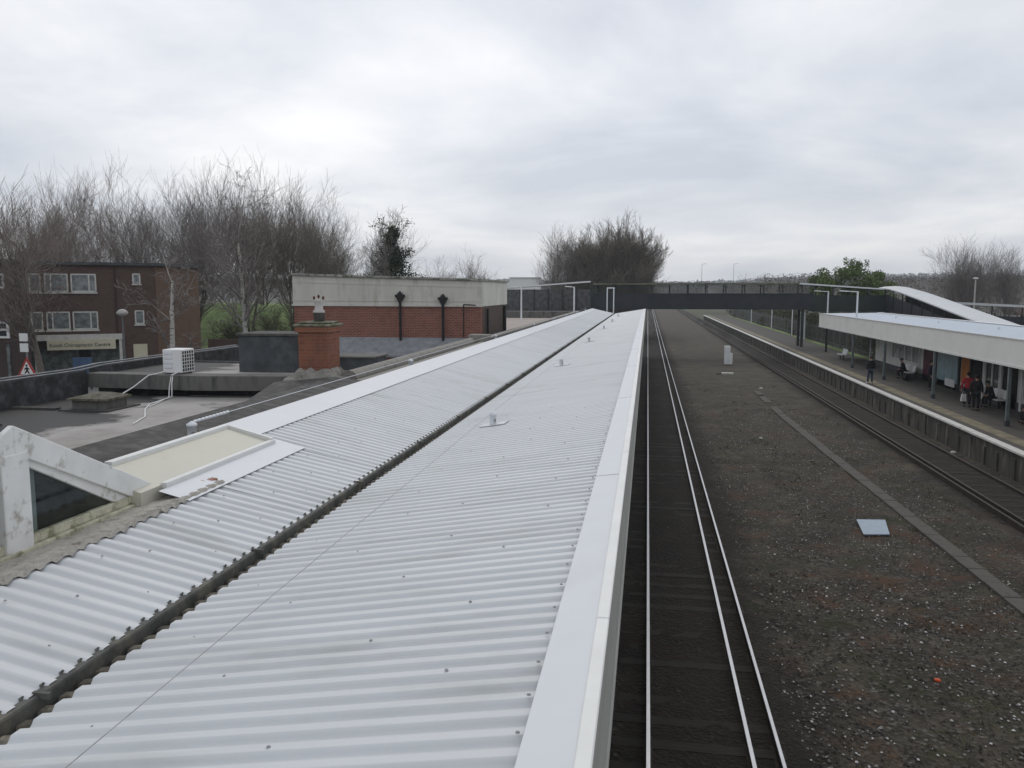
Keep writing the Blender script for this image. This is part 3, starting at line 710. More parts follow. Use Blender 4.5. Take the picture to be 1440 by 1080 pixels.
tag(MB().path([(ax+.03,ay+.02,4.72), (ax-.02,18.9,4.69), (ax-.15,18.70,4.66), (-12.4,18.3,4.4), (-12.45,17.6,4.2), (-12.5,17.1,4.33), (-12.42,16.9,4.36)], .014, 6).build('condensate_pipe', M['white_clean']), 'thin white pipe running from the air conditioner down to the roof hatch', 'pipe')
tag(MB().path([(ax+.44,ay-.01,4.72), (ax+.45,18.8,4.68), (ax+.5,18.66,4.5), (ax+.52,18.6,4.15), (ax+.7,17.4,4.135), (ax+1.1,16.6,4.135), (ax+1.75,15.6,4.135), (-10.0,14.7,4.135)], .014, 6).path([(ax+.40,ay-.01,4.70), (ax+.42,18.78,4.67), (ax+.44,18.64,4.4), (ax+.5,18.5,4.15), (ax+.95,17.0,4.135)], .012, 6).build('refrigerant_pipe', M['white_clean']), 'pair of white pipes dropping from the air conditioner and trailing over the roof', 'pipe')
rh = thing('roof_hatch', 'low weathered roof hatch with a mossy domed lid on the flat roof', 'roof hatch', (-12, 16.6, 4.12))
MB().box(-12.55, -11.75, 16.3, 17.1, 4.12, 4.34).build('hatch_frame', M['upstand'], rh, .01)
m = MB(); m.prism([(-12.62,16.22,4.34), (-11.68,16.22,4.34), (-11.68,17.18,4.34), (-12.62,17.18,4.34)], (0,0,.05)); m.add([(-12.6,16.24,4.39), (-11.7,16.24,4.39), (-11.7,17.16,4.39), (-12.6,17.16,4.39), (-12.3,16.5,4.47), (-12.0,16.5,4.47), (-12.0,16.9,4.47), (-12.3,16.9,4.47)], [(0,1,5,4), (1,2,6,5), (2,3,7,6), (3,0,4,7), (4,5,6,7)]); m.build('hatch_lid', M['moss_brown'], rh)
MB().box(-12.75, -11.55, 16.1, 17.3, 4.12, 4.15).build('flashing_skirt', M['asphalt_kerb'], rh)
jb = thing('junction_box', 'small black box with a looped wire on the roof kerb', 'junction box', (-7.05, 8.6, 4.15))
MB().box(-7.35, -6.95, 8.5, 8.8, 4.12, 4.62).build('box', M['dark_paint'], jb, .01)
MB().path([(-7.3+.2*t_/8, 8.65, 4.62+.16*math.sin(t_/8*3.14)) for t_ in range(9)], .012, 6).build('wire_loop', M['black_iron'], jb)

# ------------------------------------------------------------------ brick hall beyond the flat roofs
hl = thing('brick_hall', 'red brick hall with a weathered cream parapet and black downpipes', 'building', (-11.6, 39, -.4))
HX0, HX1, HY0, HY1 = -16.05, -7.27, 36., 42.5
MB().box(HX0, HX1, HY0, HY1, -.4, 6.06).build('wall', M['brick_red'], hl)
MB().box(HX1, HX1+.02, HY0+.25, HY1, -.4, 6.05).build('side_wall', M['brick_grey'], hl)
m = MB(); z0, z1 = 7.45, 7.17
m.add([(HX0-.03,HY0-.04,6.06), (HX1+.05,HY0-.04,6.06), (HX1+.05,HY1+.03,6.06), (HX0-.03,HY1+.03,6.06), (HX0-.03,HY0-.04,z0), (HX1+.05,HY0-.04,z1), (HX1+.05,HY1+.03,z1), (HX0-.03,HY1+.03,z0)], [(3,2,1,0),(4,5,6,7),(0,1,5,4),(1,2,6,5),(2,3,7,6),(3,0,4,7)])
m.build('parapet', M['render_cream'], hl)
m = MB(); m.bar((HX0-.08,HY0-.045,6.11), (HX1+.09,HY0-.045,6.09), .07, .09); m.bar((HX0-.08,HY0-.045,6.32), (HX1+.09,HY0-.045,6.29), .03, .035); m.bar((HX0-.06,HY0-.045,7.16), (HX1+.08,HY0-.045,6.9), .03, .04); m.build('string_course', M['render_cream'], hl)
m = MB(); m.prism([(HX0-.13,HY0-.14,z0), (HX1+.13,HY0-.14,z1), (HX1+.13,HY1+.1,z1), (HX0-.13,HY1+.1,z0)], (0,0,.10)); m.build('coping', M['coping'], hl, .015)
m = MB(); m.add([(-14.6,36,4.66), (HX1-.4,36,4.66), (HX1-.4,35.0,3.92), (-14.6,35.0,3.92)], [(0,3,2,1)]); m.box(-14.6, HX1-.4, 34.9, 35.02, 3.84, 3.93); m.build('lean_to_roof', M['lead'], hl)
MB().box(-14.5, HX1-.5, 35.05, 35.99, -.4, 3.85).build('lean_to_wall', M['brick_red'], hl)
def dpipe(x, y, zt, zb, r=.055):
    m = MB(); m.tube((x,y,zb), (x,y,zt), r, r, 10)
    for z in (zt-.7, zt-1.6, zt-2.4):
        if z > zb: m.tube((x,y,z-.03), (x,y,z+.03), r*1.35, r*1.35, 10)
    o = m.build('downpipe', M['black_iron'], hl)
    h = MB(); h.box(x-.2, x+.2, y-.12, y+.12, zt+.05, zt+.17); h.prism([(x-.16,y-.1,zt+.05), (x+.16,y-.1,zt+.05), (x+.06,y-.1,zt-.16), (x-.06,y-.1,zt-.16)][::-1], (0,.2,0)); h.box(x-.09, x+.09, y-.1, y+.1, zt+.17, zt+.25); h.blob((x,y,zt+.27), (.05,.05,.06), 8, 5); h.build('hopper', M['black_iron'], o)
dpipe(-10.95, 35.85, 6.42, 3.0); dpipe(-8.98, 35.85, 6.30, 3.0)
m = MB(); m.tube((HX1+.12,36.9,2), (HX1+.12,36.9,5.95), .06, .06, 8); m.build('downpipe', M['black_iron'], hl)
m = MB(); m.tube((HX1+.12,41.4,2), (HX1+.12,41.4,6.0), .08, .08, 8); m.build('downpipe', M['black_iron'], hl)
m = MB(); m.path([(-8.05,35.9,4.7), (-8.05,35.9,6.15), (-7.5,35.9,6.12)], .025, 6); m.build('cable_conduit', M['black_iron'], hl)
MB().box(-16.7, -16.12, 37.5, 42, -.4, 6.6).build('back_wall', M['brick_red'], hl)
# low flat roofed range towards the footbridge
lr = thing('platform_range', 'low platform building with a pale flat roof below the footbridge', 'building', (-10, 60, -.4))
MB().box(-15, -6.6, 44, 82, -.4, 3.95).build('wall', M['brick_grey'], lr)
MB().box(-15.1, -6.55, 43.9, 82.1, 3.95, 4.1).build('flat_roof', pm('pinkish chippings', (.36,.31,.28), .15, .8, .95), lr)
MB().box(-15.2, -6.6, 80.6, 82.3, 4.1, 4.75).build('roof_upstand', M['upstand'], lr)

# ------------------------------------------------------------------ footbridge
br = thing('footbridge', 'long dark enclosed footbridge spanning both tracks with a mossy flat roof', 'footbridge', (5, 91, -.4))
BY0, BY1 = 90., 92.6
m = MB(); m.box(-6, 17.0, BY0, BY0+.08, 4.86, 6.42); m.box(-6, 17.0, BY1-.08, BY1, 4.86, 6.42); m.build('side_panel', M['bridge_dark'], br)
MB().box(-6, 24.5, BY0+.08, BY1-.08, 4.84, 5.0).build('deck', M['bridge_green'], br)
m = MB(); m.box(-6, 17.0, BY0-.06, BY0, 4.80, 4.98); m.box(-6, 17.0, BY0-.05, BY0, 6.40, 6.48); m.build('girder_flange', M['bridge_green'], br)
MB().box(-5.9, 15.5, BY0-.25, BY1+.25, 7.40, 7.56).build('roof', M['bridge_roof'], br)
for k in range(12):
    m = MB(); x = -5.4+1.93*k
    m.box(x-.05, x+.05, BY0+.01, BY0+.12, 6.42, 7.4); m.box(x-.05, x+.05, BY1-.12, BY1-.01, 6.42, 7.4); m.bar((x,BY0+.06,7.1), (x-.3,BY0+.06,7.4), .05, .05); m.build('roof_post', M['bridge_green'], br)
m = MB(); x = -5.8
while x < 16.8:
    for y in (BY0+.02, BY1-.06):
        m.bar((x,y,6.44), (x+.5,y+.02,7.38), .045, .02); m.bar((x+.5,y+.025,6.44), (x,y+.045,7.38), .045, .02)
    x += .18
m.build('lattice', M['bridge_green'], br)
for k in range(12):
    MB().box(-5.35+1.93*k, -5.27+1.93*k, BY0-.03, BY0, 4.98, 6.4).build('panel_rib', M['bridge_green'], br)
for x in (16.0, -5.0):
    for y in (BY0+.25, BY1-.25):
        MB().box(x-.13, x+.13, y-.13, y+.13, -.4, 4.84).build('pillar', M['bridge_green'], br)
# left arm: glazed stairway falling slightly to the left with a white eaves edge
m = MB(); m.prism([(-6.1,BY0-.3,7.66), (-17,BY0-.3,6.88), (-17,BY0-.3,7.02), (-6.1,BY0-.3,7.82)][::-1], (0,.12,0)); m.build('white_eaves', M['white_clean'], br)
m = MB(); m.prism([(-6.1,BY0-.18,7.64), (-17,BY0-.18,6.9), (-17,BY0-.18,7.0), (-6.1,BY0-.18,7.78)][::-1], (0,3.1,0)); m.build('roof', M['bridge_roof'], br)
m = MB(); m.box(-17, -6.05, BY0, BY0+.06, 4.5, 6.9); m.box(-17, -6.05, BY1-.06, BY1, 4.5, 6.9); m.build('glazing', M['pane_smoky'], br)
for k in range(8): MB().box(-16.9+1.55*k-.07, -16.9+1.55*k+.07, BY0-.04, BY0, 4.5, 6.92).build('glazing_bar', M['bridge_green'], br)
m = MB(); m.box(-17, -6.0, BY0-.07, BY0, 4.35, 4.62); m.box(-17, -6.0, BY0+.08, BY1-.08, 4.35, 4.5); m.build('sill_beam', M['dark_paint'], br)
MB().box(-6.05, -5.75, BY0-.1, BY1, 4.4, 7.7).build('corner_post', M['bridge_green'], br)
# right arm
m = MB(); m.box(17.0, 24.5, BY0, BY0+.08, 4.6, 6.3); m.box(17.0, 24.5, BY1-.08, BY1, 4.6, 6.3); m.build('side_panel', M['bridge_green'], br)
m = MB(); m.prism([(15.5,BY0-.27,7.42), (24.6,BY0-.27,6.80), (24.6,BY0-.27,6.93), (15.5,BY0-.27,7.58)], (0,.1,0)); m.build('white_eaves', M['white_steel'], br)
m = MB(); m.prism([(15.5,BY0-.17,7.42), (24.6,BY0-.17,6.80), (24.6,BY0-.17,6.92), (15.5,BY0-.17,7.56)], (0,2.9,0)); m.build('roof', M['bridge_roof'], br)
for k in range(5):
    x = 17.2+1.7*k; MB().box(x-.06, x+.06, BY0+.01, BY0+.13, 6.3, 7.45-.068*(x-15.5)).build('roof_post', M['bridge_green'], br)
for y in (BY0+.2, BY1-.2): MB().box(24.0, 24.3, y-.15, y+.15, -.4, 4.84).build('pillar', M['bridge_green'], br)
# covered ramp coming down towards the camera
rm = thing('covered_ramp', 'covered ramp with a broad white curved roof descending from the footbridge', 'ramp', (25, 75, -.4))
prof = [(92.6,7.0), (90,7.02), (88,6.95), (84,6.6), (78,5.95), (70,5.05), (62,4.15), (54,3.3), (48,2.7)]
RX0, RX1 = 23.8, 26.1
m = MB(); vv = []
nsec = 7
for y, z in prof:
    for i in range(nsec):
        u = i/(nsec-1); vv.append((RX0+(RX1-RX0)*u, y, z+.22*math.sin(u*math.pi)))
    for i in range(nsec):
        u = 1-i/(nsec-1); vv.append((RX0+(RX1-RX0)*u, y, z-.10+.22*math.sin(u*math.pi)))
k2 = nsec*2
m.add(vv, [(j*k2+i, j*k2+(i+1) % k2, (j+1)*k2+(i+1) % k2, (j+1)*k2+i) for j in range(len(prof)-1) for i in range(k2)], 0, False)
m.build('curved_roof', M['sheet'], rm)
m = MB()
for (ya_, za), (yb_, zb) in zip(prof[1:], prof[2:]):
    for x in (RX0+.1, RX1-.15): m.prism([(x,ya_,za-2.2), (x,ya_,za-.75), (x,yb_,zb-.75), (x,yb_,zb-2.2)], (.05,0,0))
m.build('side_panel', M['bridge_dark'], rm)
for k in range(14):
    y = 89.5-2.9*k
    z = next(za+(zb-za)*(y-ya_)/(yb_-ya_) for (ya_, za), (yb_, zb) in zip(prof, prof[1:]) if yb_ <= y <= ya_)
    MB().box(RX0+.04, RX0+.12, y-.05, y+.05, z-2.4, z-.05).build('roof_post', M['bridge_green'], rm); MB().box(RX1-.12, RX1-.04, y-.05, y+.05, z-2.4, z-.05).build('roof_post', M['bridge_green'], rm)
for k in range(5):
    y = 86-8.5*k; m = MB(); m.box(RX0+.3, RX0+.55, y-.12, y+.12, -.4, max(.2, 4.4-.9*k)); m.build('pillar', M['bridge_green'], rm)
r2 = thing('covered_walkway', 'second covered walkway with thin white roof edge behind the curved ramp roof', 'walkway', (34, 82, -.4))
m = MB(); m.prism([(27.5,80,5.55), (48,78,4.55), (48,78,4.75), (27.5,80,5.75)], (0,2.6,0)); m.build('roof', M['sheet'], r2)
m = MB(); m.prism([(27.5,80.3,3.4), (48,78.3,2.4), (48,78.3,3.7), (27.5,80.3,4.7)], (0,.08,0)); m.build('side_panel', M['bridge_dark'], r2)
for k in range(9): x = 28+2.4*k; MB().box(x-.05, x+.05, 80.3-.0976*(x-27.5)-.05, 80.3-.0976*(x-27.5)+.0, 3.2-.049*(x-27.5), 5.6-.049*(x-27.5)).build('roof_post', M['bridge_green'], r2)
for k in range(5): x = 28.5+4.5*k; MB().box(x-.1, x+.1, 80.7-.0976*(x-27.5), 80.9-.0976*(x-27.5), -.4, 4.9-.049*(x-27.5)).build('pillar', M['bridge_green'], r2)

# ------------------------------------------------------------------ lamp posts
def lamp(x, y, zt, zb, arm, label, dark=False):
    t = thing('lamp_post', label, 'lamp post', (x, y, zb), 'platform lamp posts')
    m = MB(); m.tube((x,y,zb + (2.4 if dark else 0)), (x,y,zt), .075, .06, 10); m.build('pole', M['white_steel'], t)
    if dark: MB().tube((x,y,zb), (x,y,zb+2.4), .10, .09, 10).build('pole_base', M['black_iron'], t)
    if arm:
        MB().tube((x,y,zt-.05), (x+arm,y,zt), .035, .03, 8).build('bracket', M['white_steel'], t)
        q = MB(); q.prism([(x+arm,y-.12,zt-.04), (x+arm+math.copysign(.55,arm),y-.12,zt), (x+arm+math.copysign(.55,arm),y+.12,zt), (x+arm,y+.12,zt-.04)], (0,0,.08)); q.build('lamp_head', M['white_clean'], t)
lamp(-10.65, 70, 7.08, 4.1, -.3, 'white lamp post left of the cream wall end, under the sloping white eaves')
lamp(-6.4, 73, 7.1, .9, -.25, 'white lamp post in front of the dark corner where the footbridge begins')
lamp(17.0, 83, 6.72, .9, -.7, 'white lamp post with black foot beyond the end of the cream canopy', True)
lamp(15.75, 66.5, 6.72, 4.73, -.75, 'white lamp post standing on the roof of the cream canopy near its hipped end', False)
for yl, lb in ((112, 'white lamp post seen under the footbridge, nearest of three by the fence'), (130, 'white lamp post seen under the footbridge, middle of three by the fence'), (155, 'white lamp post seen under the footbridge, farthest of three by the fence')):
    lamp(18.6, yl, 6.0, .9, -.7, lb, False)
struct(MB().box(18.55, 19.25, 70, 204, .5, .935), 'grass_verge', M['grass'])
t = thing('goalpost_frame', 'white twin post frame standing at the far end of the roof valley', 'post frame', (-3.7, 84.6, .9))
for x in (-4.06, -3.4): MB().tube((x,84.6,.9), (x,84.6,7.0), .055, .055, 8).build('post', M['white_steel'], t)
MB().tube((-4.1,84.6,7.03), (-3.3,84.6,7.03), .05, .05, 8).build('crossbar', M['white_steel'], t)

# ------------------------------------------------------------------ far canopy and waiting building
fc = thing('cream_canopy', 'flat ended platform canopy with a deep cream fascia over the far platform', 'canopy', (17.5, 50, .9))
CY0, CY1 = 12., 78.7
m = MB(); m.box(15.42, 15.5, CY0, CY1, 3.55, 4.70); m.box(15.5, 21.5, CY1-.08, CY1, 3.55, 4.70); m.build('fascia', M['fascia_cream'], fc)
m = MB(); m.box(15.38, 15.46, CY0, CY1+.03, 4.70, 4.745); m.box(15.40, 15.42, CY0, CY1+.02, 3.50, 3.60); m.build('fascia_trim', M['cream_cap'], fc)
m = MB(); rz = 5.03; ry = 69.
m.add([(15.46,CY0,4.72), (18,CY0,rz), (21.5,CY0,4.72), (15.46,CY1,4.72), (18,ry,rz), (21.5,CY1,4.72)], [(0,3,4,1), (1,4,5,2), (3,5,4)]); m.build('roof_sheet', M['sheet_blue'], fc)
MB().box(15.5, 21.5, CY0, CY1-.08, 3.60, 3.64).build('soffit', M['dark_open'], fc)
MB().bar((18,CY0,rz+.02), (18,ry,rz+.02), .25, .03).build('ridge_cap', M['white_clean'], fc)
for y in (19.5, 29, 38.5, 48, 57.6, 66.2):
    c_ = MB(); c_.box(15.45, 15.59, y-.07, y+.07, .9, 3.6)
    c_ = c_.build('column', M['post_grey'], fc, .01)
    MB().box(15.42, 15.62, y-.1, y+.1, .9, 1.15).build('column_base', M['dark_paint'], c_, .01)
for y, z in ((60.5, 4.86), (43.5, 4.86), (52, 4.86)):
    MB().lathe((16.9,y,z), [(.07,0), (.07,.14), (.02,.17)], 10).build('anchor_post', M['white_steel'], fc)
wb = thing('waiting_building', 'white waiting building with doors and windows beneath the cream canopy', 'building', (20, 45, .9))
MB().box(18.04, 22, 14, 69.6, .9, 3.6).build('wall', M['white_wall'], wb)
MB().box(17.98, 18.04, 14, 69.6, .9, 1.3).build('plinth', M['dark_paint'], wb)
def panel(name, y0, y1, z0, z1, mat, x=17.98, label=None):
    o = MB().box(x, 18.04, y0, y1, z0, z1).build(name, mat, wb)
    if label: o['label'] = label
    return o
def window(y0, y1, z0, z1, mat, bars=2):
    m = MB()
    for y in [y0+(y1-y0)*k/bars for k in range(bars+1)]: m.box(17.94, 18.03, y-.05, y+.05, z0, z1)
    m.box(17.94, 18.03, y0-.05, y1+.05, z0-.06, z0); m.box(17.94, 18.03, y0-.05, y1+.05, z1, z1+.06)
    o = m.build('window', M['white_clean'], wb)
    MB().box(18.0, 18.035, y0, y1, z0, z1).build('pane', mat, o)
window(58.6, 64.8, 1.9, 3.3, M['pane_pale'], 4)
panel('door', 55.7, 57.8, .92, 3.0, M['maroon'], label='maroon door of the waiting building')
panel('door', 51.7, 55.1, .92, 3.2, M['blue_glass'], label='pale blue glazed door')
MB().box(17.96, 17.98, 52.0, 53.6, 1.05, 1.5).build('notice', M['white_clean'], wb)
panel('poster', 49.8, 51.1, 1.5, 3.0, M['orange'], label='orange poster on the wall')
panel('doorway', 48.0, 49.5, .92, 3.3, M['dark_open'])
window(45.8, 47.6, 1.7, 3.1, M['glass'], 2)
panel('doorway', 43.8, 45.4, .92, 3.2, M['dark_open'])
window(38.5, 42.6, 1.6, 3.2, M['pane_pale'], 4)
panel('doorway', 35.5, 37.5, .92, 3.2, M['dark_open'])
window(28, 34, 1.6, 3.2, M['glass'], 5)
for y in (55.4, 51.4, 49.65, 47.8, 45.6, 43.2):
    MB().box(17.93, 18.03, y-.09, y+.09, .92, 3.58).build('pilaster', M['white_clean'] if y < 48 else M['bridge_green'], wb)
# benches and things on the far platform
def bench(x, y, label, n=3):
    t = thing('bench', label, 'bench', (x, y, .9), 'platform benches')
    for k in range(n):
        q = MB(); yy = y+.55*k
        q.box(x-.22, x+.22, yy-.24, yy+.24, 1.30, 1.36); q.build('seat', M['white_clean'], t, .02)
        q = MB(); q.prism([(x+.2,yy-.24,1.38), (x+.26,yy-.24,1.36), (x+.36,yy-.24,1.80), (x+.30,yy-.24,1.82)], (0,.48,0)); q.build('backrest', M['white_clean'], t, .01)
    MB().box(x-.05, x+.05, y-.2, y+.55*(n-1)+.2, 1.22, 1.30).build('beam', M['black_iron'], t)
    for yy in (y, y+.55*(n-1)): MB().box(x-.04, x+.04, yy-.04, yy+.04, .9, 1.22).build('leg', M['black_iron'], t)
bench(16.5, 73.6, 'white bench standing alone beyond the end of the cream canopy')
bench(17.3, 58.2, 'white bench under the cream canopy by the wide window', 4)
bench(17.4, 44.2, 'white bench under the cream canopy near the orange poster', 3)
bench(17.0, 38.6, 'white bench nearest the right edge under the canopy', 3)
nb = thing('notice_board', 'tall pale poster frame standing by the fence under the footbridge', 'notice board', (18.5, 104, .9))
MB().box(18.35,18.45,102.5,105.5,1.3,4.0).build('board', M['pane_pale'], nb)
m = MB(); m.box(18.3,18.5,102.3,102.5,.9,4.2); m.box(18.3,18.5,105.5,105.7,.9,4.2); m.build('frame', M['white_steel'], nb)
pp = thing('signpost', 'slim white sign post at the platform side of the fence', 'sign post', (17.9, 70.6, .9))
MB().tube((17.9,70.6,.9), (17.9,70.6,3.3), .05, .05, 8).build('pole', M['white_steel'], pp); MB().box(17.65,18.15,70.5,70.54,2.95,3.3).build('sign_plate', M['white_clean'], pp)
# palisade fence
fe = thing('palisade_fence', 'grey palisade fence running along the back of the far platform', 'fence', (19.3, 130, .9))
for k in range(46):
    y = 70.5+2.9*k; MB().box(19.27, 19.37, y-.05, y+.05, .9, 3.1).build('post', M['fence_grey'], fe)
m = MB(); m.box(19.29,19.33,70.5,201,1.25,1.32); m.box(19.29,19.33,70.5,201,2.6,2.67)
k = 0
while 70.6+.3*k < 201:
    y = 70.6+.3*k; m.box(19.25, 19.265, y-.03, y+.03, 1.0, 2.95); k += 1
m.build('pale_panel', M['fence_grey'], fe)

# ------------------------------------------------------------------ flats, shop, house on the left
fl = thing('block_of_flats', 'three storey brown brick flats above a shop behind the bare trees', 'building', (-44, 58, -.4))
A = Vector((-47.9,53.2,0)); B = Vector((-38.32,60,0)); CC = Vector((-38.32,66.5,0)); D = Vector((-48,72,0)); E0 = Vector((-58,64,0))
fd = (B-A).normalized(); fnrm = Vector((fd.y, -fd.x, 0))
def poly(pts, z): return [(p_.x, p_.y, z) for p_ in pts]
m = MB(); m.prism(poly([A,B,CC,D,E0], -.4), (0,0,9.1)); m.build('wall', M['brick_brown'], fl)
cen = (A+B+CC+D+E0)/5
m = MB(); m.prism(poly([cen+(q-cen)*1.045 for q in (A,B,CC,D,E0)], 8.7), (0,0,.22)); m.build('roof', M['dark_paint'], fl)
m = MB(); m.prism([(-38.30,60.05,-.4), (-38.28,60.05,-.4), (-38.28,66.45,-.4), (-38.30,66.45,-.4)], (0,0,9.05)); m.build('end_wall', M['brick_tan'], fl)
flen = (B-A).length
def fpt(s, z, out=0): q = A+fd*s+fnrm*out; return Vector((q.x, q.y, z))
def fbox(s0, s1, z0, z1, o0, o1):
    m = MB(); m.prism([fpt(s0,z0,o0), fpt(s1,z0,o0), fpt(s1,z0,o1), fpt(s0,z0,o1)], (0,0,z1-z0)); return m
def fwin(s0, s1, z0, z1, bars):
    m = MB()
    for a_, b_, c_, d_ in [(s0-.04,s0+.06,z0,z1), (s1-.06,s1+.04,z0,z1), (s0,s1,z0-.04,z0+.06), (s0,s1,z1-.06,z1+.04)] + [(s0+(s1-s0)*q-.05, s0+(s1-s0)*q+.05, z0, z1) for q in bars]:
        x_ = fbox(a_, b_, c_, d_, .0, .06); m.add(x_.v, x_.f)
    o = m.build('window', M['white_line'], fl)
    fbox(s0+.06, s1-.06, z0+.06, z1-.06, .0, .025).build('pane', M['pane_pale'], o)
    fbox(s0-.1, s1+.1, z0-.16, z0-.05, .0, .12).build('sill', M['white_line'], o)
# facade fractions measured along the front
for (s0, s1, bars) in ((1.6,2.7,[.5]), (2.9,3.9,[.3]), (4.2,5.7,[.25]), (5.95,7.6,[.72])):
    fwin(s0, s1, 6.7, 8.0, bars); fwin(s0, s1, 3.85, 5.15, bars)
fwin(10.2, 10.7, 7.35, 8.05, []); fwin(10.25, 10.85, 4.2, 5.2, [])
fbox(-.5, 9.3, 3.05, 3.45, 0, .9).build('shop_canopy', M['white_line'], fl)
so = fbox(4.15, 8.75, 2.35, 3.1, .92, 1.02).build('shop_sign', M['sign_cream'], fl)
fbox(.3, 9.2, .2, 2.4, .0, .05).build('shop_window', M['pane_shop'], fl)
for s_ in (3.4, 9.1): fbox(s_-.1, s_+.1, -.1, 3.05, .6, .8).build('shop_pillar', M['white_line'], fl)
fbox(6.2, 7.0, -.1, 2.3, .05, .09).build('shop_door', M['dark_open'], fl)
fbox(10.0, 11.0, -.1, 2.6, .0, .08).build('door', M['sign_cream'], fl)
fbox(8.9, 9.0, 3.4, 8.6, .0, .1).build('downpipe', M['boards'], fl)
def text(body, size, loc, xdir, nrm_, mat, parent, name='lettering'):
    cu = bpy.data.curves.new('t', 'FONT'); cu.body = body; cu.size = size; cu.extrude = .01
    o = bpy.data.objects.new('t', cu); C.objects.link(o)
    bpy.context.view_layer.update()
    me = bpy.data.meshes.new_from_object(o.evaluated_get(bpy.context.evaluated_depsgraph_get()))
    bpy.data.objects.remove(o)
    xd = Vector(xdir).normalized(); zd = Vector(nrm_).normalized(); yd = zd.cross(xd)
    mt = Matrix((xd, yd, zd)).transposed().to_4x4(); mt.translation = Vector(loc)
    me.transform(mt); me.materials.clear(); me.materials.append(mat)
    r_ = bpy.data.objects.new(name, me); C.objects.link(r_); adopt(r_, parent)
    return r_
text('Kinch Chiropractic Centre', .375, fpt(4.3,2.58,1.035), fd, fnrm, M['sign_text'], so)
ho = thing('boarded_house', 'dark boarded house front at the left edge with a white window', 'building', (-45, 49, -.4))
m = MB(); m.prism([(-60,49,-.4), (-40.5,49,-.4), (-44.5,53,-.4), (-60,53,-.4)], (0,0,9.0)); m.build('wall', M['boards'], ho)
m = MB(); m.prism([(-60.3,48.8,8.6), (-40.2,48.8,8.6), (-44.3,53.2,8.6), (-60.3,53.2,8.6)], (0,0,.25)); m.build('roof', M['dark_paint'], ho)
o = MB().box(-43.2, -42.0, 48.93, 49, 3.6, 4.75).build('window', M['white_clean'], ho)
MB().box(-43.0, -42.2, 48.9, 48.93, 3.75, 4.1).box(-43.0, -42.2, 48.9, 48.93, 4.25, 4.6).build('pane', M['glass'], o)
o = MB().box(-43.2, -42.15, 48.93, 49, 6.9, 7.9).build('window', M['white_clean'], ho)
MB().box(-43.0, -42.3, 48.9, 48.93, 7.05, 7.75).build('pane', M['glass'], o)
MB().box(-42.25, -42.05, 48.9, 49, -.4, 3.2).build('corner_trim', M['pane_pale'], ho)
# street furniture
ws = thing('warning_sign', 'red bordered triangular pedestrian warning sign below the dark street tree', 'road sign', (-27.5, 33, 0))
sx_, sy_, sz_ = -27.55, 33.0, 3.05
MB().tube((sx_,sy_+.06,0), (sx_,sy_+.06,4.4), .04, .04, 8).build('pole', M['lead'], ws)
m = MB(); m.prism([(sx_-.50,sy_,sz_-.13), (sx_+.50,sy_,sz_-.13), (sx_,sy_,sz_+.74)], (0,.03,0)); m.build('sign_border', M['sign_red'], ws)
m = MB(); m.prism([(sx_-.34,sy_-.012,sz_-.04), (sx_+.34,sy_-.012,sz_-.04), (sx_,sy_-.012,sz_+.54)], (0,.012,0)); m.build('sign_face', M['sign_white'], ws)
m = MB(); y_ = sy_-.018
for a_, b_, w_ in (((0,.28),(.02,.15),.09), ((.02,.15),(-.09,0),.06), ((.02,.15),(.12,0),.06), ((0,.27),(-.12,.17),.05), ((.01,.27),(.13,.19),.05)):
    m.bar((sx_+a_[0],y_,sz_+a_[1]), (sx_+b_[0],y_,sz_+b_[1]), w_, .008, up=(0,1,0))
m.blob((sx_,y_,sz_+.36), (.055,.006,.055), 8, 5); m.build('pedestrian_symbol', M['sign_black'], ws)
MB().box(sx_-.28, sx_+.12, sy_-.01, sy_+.03, 4.02, 4.4).box(sx_-.28, sx_+.12, sy_-.01, sy_+.03, 4.5, 4.85).build('sign_plate', M['sign_white'], ws)
sl = thing('street_lamp', 'slender street lamp with a pale globe top beside the shop', 'street lamp', (-33.2, 48, 0))
MB().tube((-33.0,48,0), (-33.0,48,5.2), .09, .06, 8).build('pole', M['fence_grey'], sl); m = MB(); m.lathe((-33.0,48,5.15), [(.1,0), (.33,.12), (.36,.25), (.2,.4), (.05,.45)], 12); m.build('globe', M['pot'], sl)
t = thing('street_pole', 'plain thin pale pole before the tan end wall of the flats', 'pole', (-31, 50, 0))
MB().tube((-30.9,50,0), (-30.9,50,5.4), .07, .05, 8).build('shaft', M['white_line'], t); MB().lathe((-30.9,50,5.4), [(.07,0), (.07,.05), (.01,.1)], 8).build('cap', M['white_line'], t)
t = thing('tall_lamp_post', 'tall white lamp post with a bracket arm left of the brick hall', 'lamp post', (-17.9, 40, 0))
MB().tube((-17.75,40,0), (-17.75,40,7.15), .07, .05, 8).build('pole', M['white_steel'], t); MB().bar((-17.8,40,7.13), (-16.6,40,7.2), .07, .06).build('lamp_arm', M['white_steel'], t)
t = thing('advert_board', 'blue board standing at the shop front below the sign', 'board', (-39, 54, 0))
MB().box(-39.0, -37.6, 51.0, 51.1, .6, 2.2).build('board', M['blue_board'], t); MB().box(-38.9, -38.8, 51.1, 51.15, 0, .6).box(-37.8, -37.7, 51.1, 51.15, 0, .6).build('leg', M['black_iron'], t)
t = thing('parked_van', 'blue and white vehicle mostly hidden behind the roof parapet', 'van', (-30.5, 56, 0))
MB().prism([(-32.2,56,.4), (-32.2,56,1.3), (-31.6,56,1.4), (-31.1,56,2.15), (-28.4,56,2.15), (-28.2,56,.4)][::-1], (0,1.9,0)).build('body', M['blue_board'], t, .05)
MB().box(-31.0, -28.5, 55.97, 56, 1.45, 2.0).build('window', M['pane_pale'], t)
for x in (-31.4, -29.1): MB().tube((x,55.95,.34), (x,56.2,.34), .34, .34, 14).build('wheel', M['black_iron'], t)
